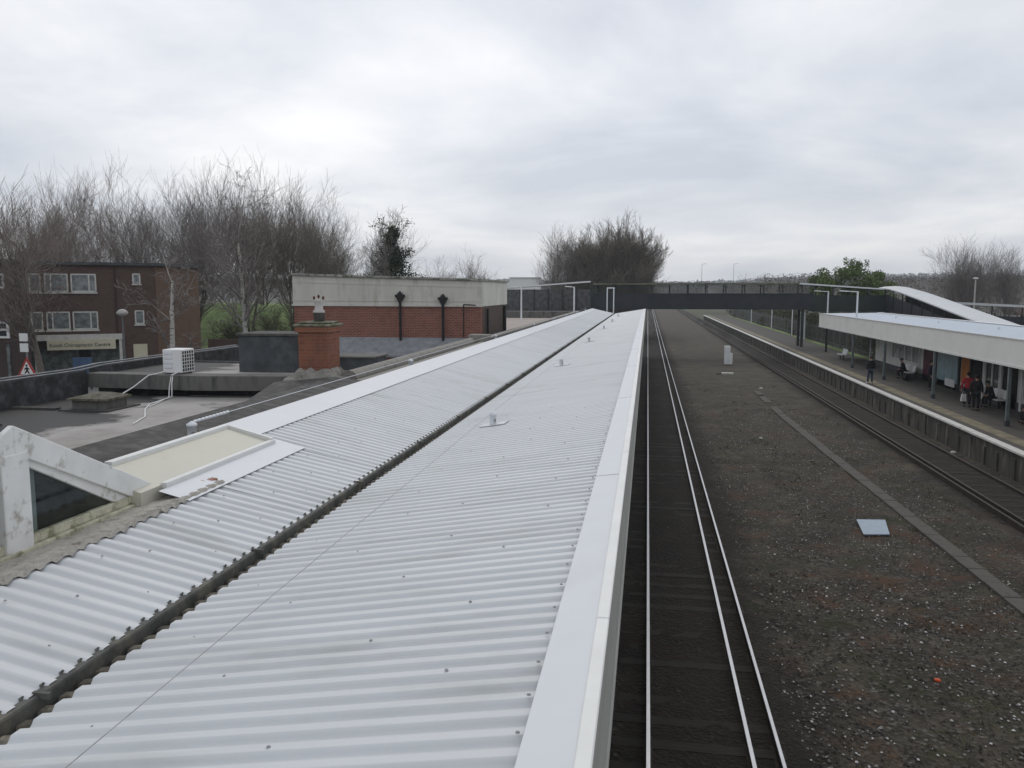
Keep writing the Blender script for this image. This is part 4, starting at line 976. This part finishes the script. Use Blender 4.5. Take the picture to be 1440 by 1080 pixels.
tag(MB().box(-37.5, -21, 66.2, 66.5, -.4, 2.6).build('garden_wall', M['brick_brown']), 'dark brick garden wall below the grass bank', 'wall')
t = thing('white_building', 'distant white flat roofed building beyond the footbridge', 'building', (-37, 250, -.4))
MB().box(-41.5, -33.6, 250, 262, -.4, 10.6).build('wall', M['white_clean'], t); MB().box(-48, -41.5, 250, 262, -.4, 9.6).build('wing', M['white_clean'], t); MB().box(-41.8, -33.3, 249.7, 262, 10.6, 10.9).build('roof', M['white_steel'], t)

# ------------------------------------------------------------------ trees
def rv(): return Vector((random.gauss(0,1), random.gauss(0,1), random.gauss(0,1)))
def grow(tr, cr, p, d, L, r, lev, mx, cfg):
    n = 4 if lev < 2 else (3 if lev < mx else 2)
    sides = (7,5,4,3,3,3)[lev]
    for i in range(n):
        d = (d + rv()*cfg['wob'] + Vector((0,0,cfg['up']*(1 if lev else .3)))).normalized()
        q = p + d*(L/n); r2 = r*(cfg.get('tap',.80) if lev == 0 else .80 if lev < mx else .65)
        (tr if lev < cfg.get('trl', 2) else cr).tube(p, q, r, r2, sides, 0, False)
        if lev < mx:
            if lev == 0 and i < cfg.get('bare',1): k = 0
            else: k = cfg['kids'][lev]
            k = int(k) + (random.random() < k-int(k))
            for _ in range(k):
                s = rv(); s -= d*s.dot(d)
                if s.length < .1: continue
                s.normalize(); a = random.uniform(*cfg['ang'])
                nd = d*math.cos(a)+s*math.sin(a)
                grow(tr, cr, p.lerp(q, random.random()), nd, L*random.uniform(*cfg['ratio']), max(r2*cfg['thin'], cfg['rmin']), lev+1, mx, cfg)
        p, r = q, max(r2, cfg['rmin'])
CFG = dict(wob=.10, up=.10, kids=(2.5,2.0,2.0,2.0,1), ang=(.35,.85), ratio=(.5,.72), thin=.55, rmin=.011)
def tree(name, label, loc, h, mats, seed, stems=1, cfg={}, mx=4, spread=.35, r0=None, group='bare trees along the street', cat='tree', build=True):
    random.seed(seed)
    c = dict(CFG); c.update(cfg)
    t = thing(name, label, cat, (0,0,0), group)
    tr, cr = MB(), MB()
    for s in range(stems):
        a = random.random()*6.28 if stems > 1 else 0; tl = spread*random.uniform(.4,1) if stems > 1 else .03
        d = Vector((math.cos(a)*tl, math.sin(a)*tl, 1)).normalized()
        grow(tr, cr, Vector((math.cos(a)*.15*(stems>1), math.sin(a)*.15*(stems>1), -.3)), d, h*.62*random.uniform(.85,1.05), (r0 or h*.017)*(1 if stems == 1 else .7), 0, mx, c)
    tr.build('trunk', mats[0], t); cr.build('crown', mats[1], t)
    # scale so that the top meets the wanted height
    top = max(v[2] for v in cr.v); s = h/top
    t.scale = (s*1., s*1., s); t.location = loc
    return t
bw = (M['bark'], M['twig']); bg_ = (M['bark'], M['twig_grey']); bo = (M['bark'], M['twig_olive'])
VASE = dict(up=.15, ang=(.3,.7), ratio=(.52,.76), kids=(2.3,1.75,1.65,1.5,1), rmin=.014, thin=.62)
t1 = tree('street_tree', 'dark bare street tree with low spreading limbs before the flats', (-37.3,46.5,0), 14.5, (M['bark'], M['twig']), 11, 1, dict(up=.10, ang=(.4,.95), kids=(2.4,2.1,2.0,1.7,1)), r0=.28)
ta = tree('bare_tree', 'bare vase shaped tree rising behind the roof of the flats, leftmost of the row', (-67,82,0), 21.5, bw, 21, 3, VASE)
tb = tree('bare_tree', 'tall bare tree behind the middle of the flats roof with a clear fork', (-56,84,0), 21.6, bw, 22, 2, VASE)
tc = tree('bare_tree', 'bare dense tree behind the right end of the flats', (-49,82,1), 19.6, bg_, 23, 4, VASE)
td = tree('bare_tree', 'tallest brown bare tree over the grass bank beside the birch', (-40.5,80,2), 19.3, bw, 24, 3, VASE)
te = tree('bare_tree', 'bare tree with olive twigs in the middle of the grass bank', (-35.2,79,2), 17.2, bo, 25, 3, VASE)
tf = tree('bare_tree', 'wide bare tree at the right end of the row left of the brick hall', (-33.6,88,3), 15.0, bg_, 27, 3, dict(up=.11, ang=(.35,.75), ratio=(.55,.75), kids=(2.0,1.8,1.8,1.6,1)), spread=.6)
for src, loc, rz, sc, lab in ((ta,(-60,74,0),1.2,.95,'bare vase shaped tree close behind the flats roof near the chimneyless middle'), (tc,(-44.5,76,1.5),2.2,.92,'bare grey tree just right of the flats end wall'), (tb,(-73,92,0),2.6,1.05,'bare forked tree farthest left behind the flats'), (td,(-38,92,4),.7,.80,'smaller bare brown tree behind the birch'), (te,(-31.8,80,2.5),2.0,.72,'short olive twigged tree nearest the brick hall'), (ta,(-64,94,0),4.4,1.08,'bare vase shaped tree in the second row behind the flats'), (tb,(-54,72,0),5.2,.86,'thin forked tree close behind the middle of the flats roof'), (te,(-46.5,96,3),.4,1.1,'olive twigged tree behind the end of the flats')):
    s = src.scale[0]*sc; dup(src, loc, rz, s, lab)
BIR = dict(trl=1, tap=.72, up=.03, ang=(.5,1.0), ratio=(.3,.5), kids=(4.6,2.4,1.8,1.4,1), wob=.045)
b1 = tree('birch_tree', 'white trunked birch standing before the grass bank', (-30.8,60,0), 16.6, (M['birch'], M['twig_grey']), 35, 1, dict(BIR, up=.05, wob=.03), r0=.30, group='birch trees')
b2 = tree('birch_tree', 'slim white birch in front of the tan end wall of the flats', (-28.0,45,0), 9.7, (M['birch'], M['twig_grey']), 32, 1, dict(BIR, kids=(2.8,1.8,1.6,1.2,1)), r0=.20, group='birch trees')
for k, (x, y, z, hgt, sd) in enumerate(((-37.5,72,.6,4.6,41), (-33.5,73,.8,5.2,42), (-30,72,.6,4.2,43))):
    tree('bare_shrub', ('dark leaning shrub left of the birch on the grass bank', 'crooked bare shrub right of the birch on the grass bank', 'low bare shrub beside the tall lamp post')[k], (x,y,z), hgt, (M['bark'], M['leaf_scrub']), sd, 4, dict(kids=(2.2,2.2,2.0,1,1), ang=(.4,1.0)), 3, .9, .09, 'shrubs on the grass bank', 'shrub')

def leafy(mb, c, rad, n, size, shape=1.):
    for _ in range(n):
        q = rv().normalized()*(random.random()**.45); c0 = Vector((c[0]+q.x*rad[0], c[1]+q.y*rad[1], c[2]+q.z*rad[2]))
        a = rv().normalized()*size*random.uniform(.5,1.2); b_ = a.cross(rv()).normalized()*size*random.uniform(.35,.7)
        mb.add([c0-a, c0+b_, c0+a, c0-b_], [(0,1,2,3)])
random.seed(77)
ivy = tree('ivy_tree', 'tree with a bare top and dark ivy clothing its trunk behind the brick hall', (-23.5,75,0), 14.6, (M['bark'], M['twig_grey']), 51, 1, dict(up=.10, kids=(3.6,2.5,2.3,2.0,1), ang=(.35,.8), ratio=(.4,.55)), group='trees beyond the brick hall')
m = MB(); random.seed(5)
for k in range(34):
    z = 7.6+4.9*k/34; w_ = 2.7-2.2*k/34; leafy(m, (random.gauss(0,.5*w_), random.gauss(0,.4), z), (w_*.6, w_*.6, .5), 150, .12)
iv = m.build('ivy', M['leaf_dark']); iv.parent = ivy; s_ = ivy.scale[0]; iv.scale = (1/s_,)*3
m = MB()
for k in range(16):
    a = random.random()*6.28; leafy(m, (math.cos(a)*random.uniform(.6,2.4), math.sin(a)*1.5, random.uniform(8.5,13.6)), (.7,.7,.6), 32, .10)
iv = m.build('sparse_leaves', M['leaf_scrub']); iv.parent = ivy; iv.scale = (1/s_,)*3
tree('bare_tree', 'small round bare tree right of the ivy clad tree', (-22.6,90,0), 12.4, bg_, 52, 3, dict(up=.08), spread=.5, group='trees beyond the brick hall')
tree('bare_tree', 'low bare tree top showing over the right end of the cream parapet', (-22.5,105,0), 10.6, bg_, 53, 3, dict(up=.08), spread=.6, group='trees beyond the brick hall')
tree('bare_tree', 'low twiggy tree left of the ivy clad trunk', (-26.2,78,0), 10.0, bo, 54, 3, dict(up=.08), spread=.6, group='trees beyond the brick hall')
tree('bare_tree', 'open bare tree standing left of the big dense tree over the footbridge', (-14.2,128,0), 17.8, bg_, 55, 3, dict(up=.12, ang=(.35,.8)), spread=.35, group='trees beyond the footbridge')
# broad dense tree: many upright stems
big = tree('dense_tree', 'big rounded dense leafless tree rising over the footbridge', (-6.0,132,0), 20.2, bo, 56, 17, dict(up=.10, kids=(3.0,2.5,2.1,1.5,1), ang=(.3,.65), ratio=(.42,.58), rmin=.020), 4, .50, .20, 'trees beyond the footbridge')
dup(big, (-4.6,135,0), 1.9, big.scale[0]*.93, 'right hand half of the big dense tree, behind it')
dup(big, (-7.2,136,0), 4.0, big.scale[0]*.90, 'left hand lower side of the big dense tree, behind it')
dup(big, (-3.6,129,0), 3.1, big.scale[0]*.76, 'low front part of the big dense tree nearest the footbridge')
for k, (x, y, hgt, sd) in enumerate(((53.5,150,17.0,61), (59.5,152,16.0,62), (43.8,170,11.5,63))):
    tree('bare_tree', ('tall bare tree on the hillside at the right, first of two', 'tall bare tree at the right edge of the view on the hillside', 'small feathery bare tree right of the green tree')[k], (x,y,0), hgt, bg_, sd, 4, dict(up=.14, ang=(.3,.7)), spread=.35, group='trees on the hillside')
# green tree
gt_ = thing('green_tree', 'bushy bright green tree beyond the right end of the footbridge', 'tree', (23,100,0))
random.seed(9)
m = MB()
for k in range(64):
    a = random.random()*6.28; r_ = 4.2*math.sqrt(random.random()); x = math.cos(a)*r_*1.12
    zt = 9.75 - .09*abs(x+.2)**1.9 + random.gauss(0,.25)
    leafy(m, (23+x, 100+math.sin(a)*r_*.7, random.uniform(4.5, zt-.4)), (.85,.85,.65), 210, .15)
for k in range(9): leafy(m, (23.4+random.gauss(0,.8), 100, 9.4+random.random()*.7), (.35,.35,.6), 70, .12)
m.build('crown', M['leaf'], gt_)
m = MB(); m.tube((23,100,-.4), (23.1,100,5), .22, .14, 8)
for k in range(8): m.tube((23.05,100,2.5+.3*k), (23+random.uniform(-3,3), 100+random.uniform(-2,2), 6.5+random.random()*2), .08, .03, 5)
m.build('trunk', M['bark'], gt_)
# scrub behind the fence
random.seed(12)
sh = thing('scrub_bush', 'green brown scrub bush behind the palisade fence', 'bush', (0,0,0), 'scrub bushes behind the far platform')
m = MB()
for k in range(14): leafy(m, (random.gauss(0,.8), random.gauss(0,1.1), random.uniform(.5,2.4)), (.8,.9,.7), 120, .14)
m.build('foliage', M['leaf_scrub'], sh)
m = MB()
for k in range(9): m.tube((0,0,-.2), (random.gauss(0,.7), random.gauss(0,.8), random.uniform(1.6,3.2)), .035, .012, 5)
m.build('stem', M['bark'], sh)
sh.location = (21.6,77,.4)
for k in range(30):
    y = 72+4.4*k+random.uniform(-1,1); dup(sh, (21.4+random.uniform(-.2,2.0), y, .4), random.random()*6, (random.uniform(.9,1.5), random.uniform(.9,1.5), random.uniform(.75,1.45)))
# small houses on the hillside
def house(x, y, z, s, rz, wall, label):
    t = thing('hillside_house', label, 'house', (0,0,0), 'houses on the hillside')
    MB().box(-3.5,3.5,-3,3,-2,4.5).build('wall', wall, t)
    m = MB(); m.prism([(-3.8,-3.4,4.4), (-3.8,3.4,4.4), (-3.8,0,7)], (7.6,0,0)); m.build('roof', M['brick_brown'], t)
    for xx in (-1.8, 1.8):
        for zz in (.9, 3.0): MB().box(xx-.6, xx+.6, -3.05, -3.0, zz, zz+1.1).build('window', M['glass'], t)
    t.location = (x,y,z); t.rotation_euler = (0,0,rz); t.scale = (s,s,s)
random.seed(3)
hh = [(66,160,.2), (74,168,-.3), (84,172,.1), (94,180,.3), (60,190,-.2), (104,188,0), (47,200,.2)]
for k, (x, y, rz) in enumerate(hh):
    house(x, y, -.5+(y-130)/170*9.0-1.0, .55, rz, M['white_wall'] if k % 2 == 0 else M['brick_tan'], 'small pale house among the trees on the hillside' if k % 2 == 0 else 'small tan brick house among the trees on the hillside')
for k, (x, y) in enumerate(((20.5,330), (32.5,330))):
    t = thing('distant_lamp_post', ('distant road lamp post left of the other above the bridge roof', 'distant road lamp post right of the other above the bridge roof')[k], 'lamp post', (x,y,0), 'distant lamp posts')
    MB().tube((x,y,0), (x,y,17), .09, .06, 6).build('pole', M['fence_grey'], t); MB().bar((x,y,17), (x+1.6,y,17.2), .1, .1).build('lamp_arm', M['fence_grey'], t)
yt = thing('yard_lamp', 'tall pale lamp column on the hillside behind the ramp', 'lamp post', (52,140,0))
MB().tube((45.5,126,0), (45.5,126,8.4), .13, .1, 8).build('pole', M['pot'], yt); MB().blob((45.5,126,8.5), (.4,.25,.12), 8, 5).build('lamp_head', M['white_clean'], yt)

# ------------------------------------------------------------------ people
def skin(name, verts, edges, mat, parent, sub=1):
    me = bpy.data.meshes.new(name)
    me.from_pydata([v[:3] for v in verts], edges, []); me.materials.append(mat)
    o = bpy.data.objects.new(name, me); C.objects.link(o)
    if not me.skin_vertices: o.modifiers.new('skin', 'SKIN')
    o.data.skin_vertices or None
    sv = me.skin_vertices[0].data if me.skin_vertices else None
    if sv is None: return o
    for i, v in enumerate(verts):
        r_ = v[3]; sv[i].radius = r_ if isinstance(r_, tuple) else (r_, r_); sv[i].use_root = (i == 0)
    md = o.modifiers.get('skin') or o.modifiers.new('skin', 'SKIN'); md.use_smooth_shade = True
    sd = o.modifiers.new('sub', 'SUBSURF'); sd.levels = sub; sd.render_levels = sub
    dg = bpy.context.evaluated_depsgraph_get(); bpy.context.view_layer.update()
    m2 = bpy.data.meshes.new_from_object(o.evaluated_get(bpy.context.evaluated_depsgraph_get()))
    bpy.data.objects.remove(o)
    r_ = bpy.data.objects.new(name, m2); C.objects.link(r_); adopt(r_, parent)
    return r_
def person(loc, rz, pose, coat, legs, shoes, label, longcoat=False, lean=0.):
    """figure faces -Y locally; sit: hips at .45"""
    t = thing('person', label, 'person', (0,0,0), 'people on the far platform')
    hz = .93 if pose == 'stand' else .50
    hip = Vector((0,.0,hz)); chest = Vector((0,-lean*.35,hz+.42)); neck = Vector((0,-lean*.5,hz+.58)); head = Vector((0,-lean*.62-.02,hz+.70))
    J = {}
    for s in (-1,1):
        J['h',s] = Vector((s*.095,0,hz-.03))
        if pose == 'stand':
            J['k',s] = Vector((s*.105,-.02-.05*(s>0),.50)); J['a',s] = Vector((s*.11,.02-.12*(s>0),.09)); J['t',s] = J['a',s]+Vector((s*.03,-.17,-.05))
            J['e',s] = Vector((s*.26,.05,hz+.22)); J['w',s] = Vector((s*.26,-.06,hz-.02))
        else:
            J['k',s] = Vector((s*.13,-.44,.50)); J['a',s] = Vector((s*.13,-.40,.09)); J['t',s] = J['a',s]+Vector((s*.02,-.17,-.05))
            J['e',s] = Vector((s*.27,-.08-lean*.2,hz+.2)); J['w',s] = Vector((s*.13,-.33,hz+.13))
        J['s',s] = Vector((s*.185,-lean*.45,hz+.50))
    # body
    V = [(*hip,(.14,.10)), (*(hip.lerp(chest,.5)),(.125,.09)), (*chest,(.15,.10)), (*neck,.055), (*(neck.lerp(head,.55)),.075), (*head,(.085,.095)), (*(head+Vector((0,.0,.11))),.06)]
    Eg = [(0,1),(1,2),(2,3),(3,4),(4,5),(5,6)]
    def add(v, r_, pa): V.append((*v, r_)); Eg.append((pa, len(V)-1)); return len(V)-1
    add(head+Vector((0,-.115,-.01)), .018, 5)                       # nose
    for s in (-1,1): add(head+Vector((s*.095,.0,.0)), .02, 5)        # ears
    for s in (-1,1):
        i = add(J['s',s], .055, 2); i = add(J['e',s], .042, i); i = add(J['w',s], .03, i)
        fd_ = Vector((0,-.35,-1)).normalized() if pose == 'stand' else Vector((-s*.4,-1,-.5)).normalized()
        p_ = J['w',s]+fd_*.07; ip = add(p_, (.035,.02), i)
        for q in range(4):
            off = Vector((0,(q-1.5)*.02,0)) if pose == 'stand' else Vector(((q-1.5)*.02,0,0))
            j = add(p_+off+fd_*.045, .010, ip); add(p_+off+fd_*(.08+.01*(q in (1,2)))+Vector((-s*.015,0,0)), .008, j)
        j = add(p_+Vector((-s*.02,-.035,0)), .011, ip); add(p_+Vector((-s*.025,-.05,-.035)), .009, j)
        i = add(J['h',s], .085, 0); i = add(J['k',s], .06, i); i = add(J['a',s], .042, i); add(J['t',s], (.035,.03), i)
    skin('body', V, Eg, M['skin'], t)
    # coat
    low = hip+Vector((0,0,-.28 if (longcoat and pose == 'stand') else -.06))
    V = [(*chest,(.185,.135)), (*(hip.lerp(chest,.5)),(.165,.125)), (*hip,(.175,.14)), (*low,(.19,.15)), (*(neck+Vector((0,0,-.03))),(.10,.085))]; Eg = [(0,1),(1,2),(2,3),(0,4)]
    for s in (-1,1):
        i = add(J['s',s], .078, 0); i = add(J['e',s], .062, i); add(J['w',s], .05, i)
    skin('coat', V, Eg, coat, t)
    V = [(*(hip+Vector((0,0,.03))),(.15,.115))]; Eg = []
    for s in (-1,1):
        i = add(J['h',s], .10, 0); i = add(J['k',s], .076, i); add(J['a',s]+Vector((0,0,.02)), .062, i)
    skin('trousers', V, Eg, legs, t)
    for s in (-1,1): skin('shoe', [(*J['a',s],.052), (*(J['a',s]+Vector((0,.03,-.04))),.045), (*J['t',s],(.045,.035))], [(0,1),(0,2)], shoes, t)
    m = MB(); m.blob(head+Vector((0,.025,.06)), (.105,.115,.105), 12, 8); m.build('hair', M['hair'], t)
    m = MB()
    for s in (-1,1): m.blob(head+Vector((s*.035,-.098,.02)), (.014,.008,.009), 6, 4)
    m.blob(head+Vector((0,-.098,-.055)), (.028,.008,.008), 6, 4); m.build('facial_features', M['hair'], t)
    t.location = loc; t.rotation_euler = (0,0,rz)
    return t
person((13.95,54.7,.915), R(200), 'stand', M['coat_black'], M['jeans'], M['shoe'], 'person in a dark coat and blue jeans standing near the platform edge', True)
person((17.2,58.9,.9), R(-90), 'sit', M['coat_black'], M['trousers'], M['shoe_dark'], 'person in black sitting on the bench by the wide window, with a dark bag', lean=.4)
person((16.6,51.9,.9), R(60), 'stand', M['coat_navy'], M['trousers'], M['shoe_dark'], 'person in a navy purple coat standing before the maroon door', True)
person((15.95,43.2,.9), R(150), 'stand', M['coat_black'], M['trousers'], M['shoe_dark'], 'person in a bulky black coat standing in front of the person in red', True)
person((16.05,44.6,.9), R(170), 'stand', M['coat_red'], M['trousers'], M['shoe_dark'], 'person in a red jacket standing before the orange poster')
person((17.3,44.7,.9), R(-80), 'sit', M['coat_black'], M['trousers'], M['shoe_dark'], 'person in dark clothes hunched on the bench right of the black coat', lean=.5)
person((16.9,39.3,.9), R(-90), 'sit', M['coat_black'], M['trousers'], M['shoe_dark'], 'seated person in black at the right edge under the canopy', lean=.45)
bgt = thing('holdall', 'dark holdall on the platform beside the seated person', 'bag', (17.0,57.2,.9))
m = MB(); m.tube((16.85,56.8,1.12), (16.85,57.6,1.12), .22, .22, 12); m.build('bag_body', M['coat_black'], bgt); MB().path([(16.85,56.95,1.33), (16.85,57.05,1.48), (16.85,57.35,1.48), (16.85,57.45,1.33)], .015, 6).build('handle', M['trousers'], bgt)
bgt = thing('carrier_bag', 'small white carrier bag hanging beside the red jacket', 'bag', (15.75,44.1,1.2))
m = MB(); m.prism([(15.6,44.1,1.25), (15.85,44.1,1.25), (15.82,44.1,1.6), (15.63,44.1,1.6)], (0,.12,0)); m.build('bag_body', M['litter'], bgt); MB().path([(15.65,44.16,1.6), (15.68,44.16,1.72), (15.77,44.16,1.72), (15.8,44.16,1.6)], .008, 5).build('handle', M['litter'], bgt)

# ------------------------------------------------------------------ air
hm = bpy.data.materials.new('damp air'); hm.use_nodes = True; hn = hm.node_tree
hn.nodes.remove(hn.nodes['Principled BSDF']); pv = N(hn, 'ShaderNodeVolumePrincipled', Color=(.86,.90,.95,1), Density=.00032, Anisotropy=.2)
hn.links.new(pv.outputs[0], hn.nodes['Material Output'].inputs['Volume'])
tag(MB().box(-2150, 2150, -250, 2150, -1.5, 75).build('haze', hm), kind='stuff', label='thin damp haze over the whole scene', cat='haze')

# ------------------------------------------------------------------ camera, sky, sun
cam = bpy.data.cameras.new('camera'); co = bpy.data.objects.new('camera', cam); C.objects.link(co)
cam.sensor_width = 36; cam.lens = 1160/1440*36; cam.clip_start = .05; cam.clip_end = 6000
co.location = (0,0,6.75); co.rotation_euler = (R(90-6.443), 0, R(9.292))
S.camera = co

SUN_AZ, SUN_EL = -13., 38.       # degrees from +Y (track direction), towards -X
wd = bpy.data.worlds.new('World'); S.world = wd; wd.use_nodes = True
nt = wd.node_tree; bgd = nt.nodes['Background']; outw = nt.nodes['World Output']
sky = nt.nodes.new('ShaderNodeTexSky'); sky.sky_type = 'NISHITA'; sky.sun_disc = False
sky.sun_elevation = R(SUN_EL); sky.sun_rotation = R(SUN_AZ); sky.dust_density = 2.
nt.links.new(sky.outputs[0], bgd.inputs[0]); bgd.inputs[1].default_value = .08
tc_ = nt.nodes.new('ShaderNodeTexCoord'); sp = nt.nodes.new('ShaderNodeSeparateXYZ'); nt.links.new(tc_.outputs['Generated'], sp.inputs[0])
zz_ = N(nt, 'ShaderNodeMath', operation='MAXIMUM'); nt.links.new(sp.outputs[2], zz_.inputs[0]); zz_.inputs[1].default_value = 0
za_ = N(nt, 'ShaderNodeMath', operation='ADD'); nt.links.new(zz_.outputs[0], za_.inputs[0]); za_.inputs[1].default_value = .16
dx_ = N(nt, 'ShaderNodeMath', operation='DIVIDE'); nt.links.new(sp.outputs[0], dx_.inputs[0]); nt.links.new(za_.outputs[0], dx_.inputs[1])
dy_ = N(nt, 'ShaderNodeMath', operation='DIVIDE'); nt.links.new(sp.outputs[1], dy_.inputs[0]); nt.links.new(za_.outputs[0], dy_.inputs[1])
cbw = nt.nodes.new('ShaderNodeCombineXYZ'); nt.links.new(dx_.outputs[0], cbw.inputs[0]); nt.links.new(dy_.outputs[0], cbw.inputs[1])
mpw = nt.nodes.new('ShaderNodeMapping'); mpw.inputs['Location'].default_value = (3.3, 1.4, 0); nt.links.new(cbw.outputs[0], mpw.inputs[0])
nz = N(nt, 'ShaderNodeTexNoise', Scale=.75, Detail=8., Roughness=.56, Distortion=.3); nt.links.new(mpw.outputs[0], nz.inputs['Vector'])
cl = ramp(nt, nz.outputs['Fac'], [(.33, (.465,.50,.565)), (.46, (.575,.605,.66)), (.57, (.685,.70,.735)), (.70, (.82,.825,.835))])
# brighter cloud where the hidden sun lies
sd_ = Vector((math.sin(R(-14))*math.cos(R(15)), math.cos(R(-14))*math.cos(R(15)), math.sin(R(15))))
dt = N(nt, 'ShaderNodeVectorMath', operation='DOT_PRODUCT'); nt.links.new(tc_.outputs['Generated'], dt.inputs[0]); dt.inputs[1].default_value = sd_
mr = N(nt, 'ShaderNodeMapRange'); nt.links.new(dt.outputs['Value'], mr.inputs[0]); mr.inputs[1].default_value = .86; mr.inputs[2].default_value = 1.; mr.inputs[3].default_value = 0; mr.inputs[4].default_value = 1
gl_ = ramp(nt, mr.outputs[0], [(0, (1,1,1)), (1, (1.0,1.0,1.0))])
gm = N(nt, 'ShaderNodeMath', operation='MULTIPLY_ADD'); nt.links.new(mr.outputs[0], gm.inputs[0]); gm.inputs[1].default_value = .10; gm.inputs[2].default_value = 1.
vs = N(nt, 'ShaderNodeVectorMath', operation='SCALE'); nt.links.new(cl.outputs[0], vs.inputs[0]); nt.links.new(gm.outputs[0], vs.inputs['Scale'])
bg2 = nt.nodes.new('ShaderNodeBackground'); nt.links.new(vs.outputs[0], bg2.inputs[0]); bg2.inputs[1].default_value = 1.
mxs = nt.nodes.new('ShaderNodeMixShader'); mxs.inputs[0].default_value = .93
nt.links.new(bgd.outputs[0], mxs.inputs[1]); nt.links.new(bg2.outputs[0], mxs.inputs[2]); nt.links.new(mxs.outputs[0], outw.inputs[0])
su = bpy.data.lights.new('sun', 'SUN'); su.energy = .6; su.angle = R(25); su.color = (1,.97,.92)
so_ = bpy.data.objects.new('sun', su); C.objects.link(so_)
so_.rotation_euler = Vector((math.sin(R(SUN_AZ))*math.cos(R(SUN_EL)), math.cos(R(SUN_AZ))*math.cos(R(SUN_EL)), math.sin(R(SUN_EL)))).to_track_quat('Z', 'Y').to_euler()
S.view_settings.view_transform = 'Standard'; S.view_settings.look = 'None'; S.view_settings.exposure = .30; S.view_settings.gamma = 1
S.render.engine = 'CYCLES'
S.cycles.max_bounces = 5; S.cycles.volume_bounces = 1; S.cycles.transparent_max_bounces = 6
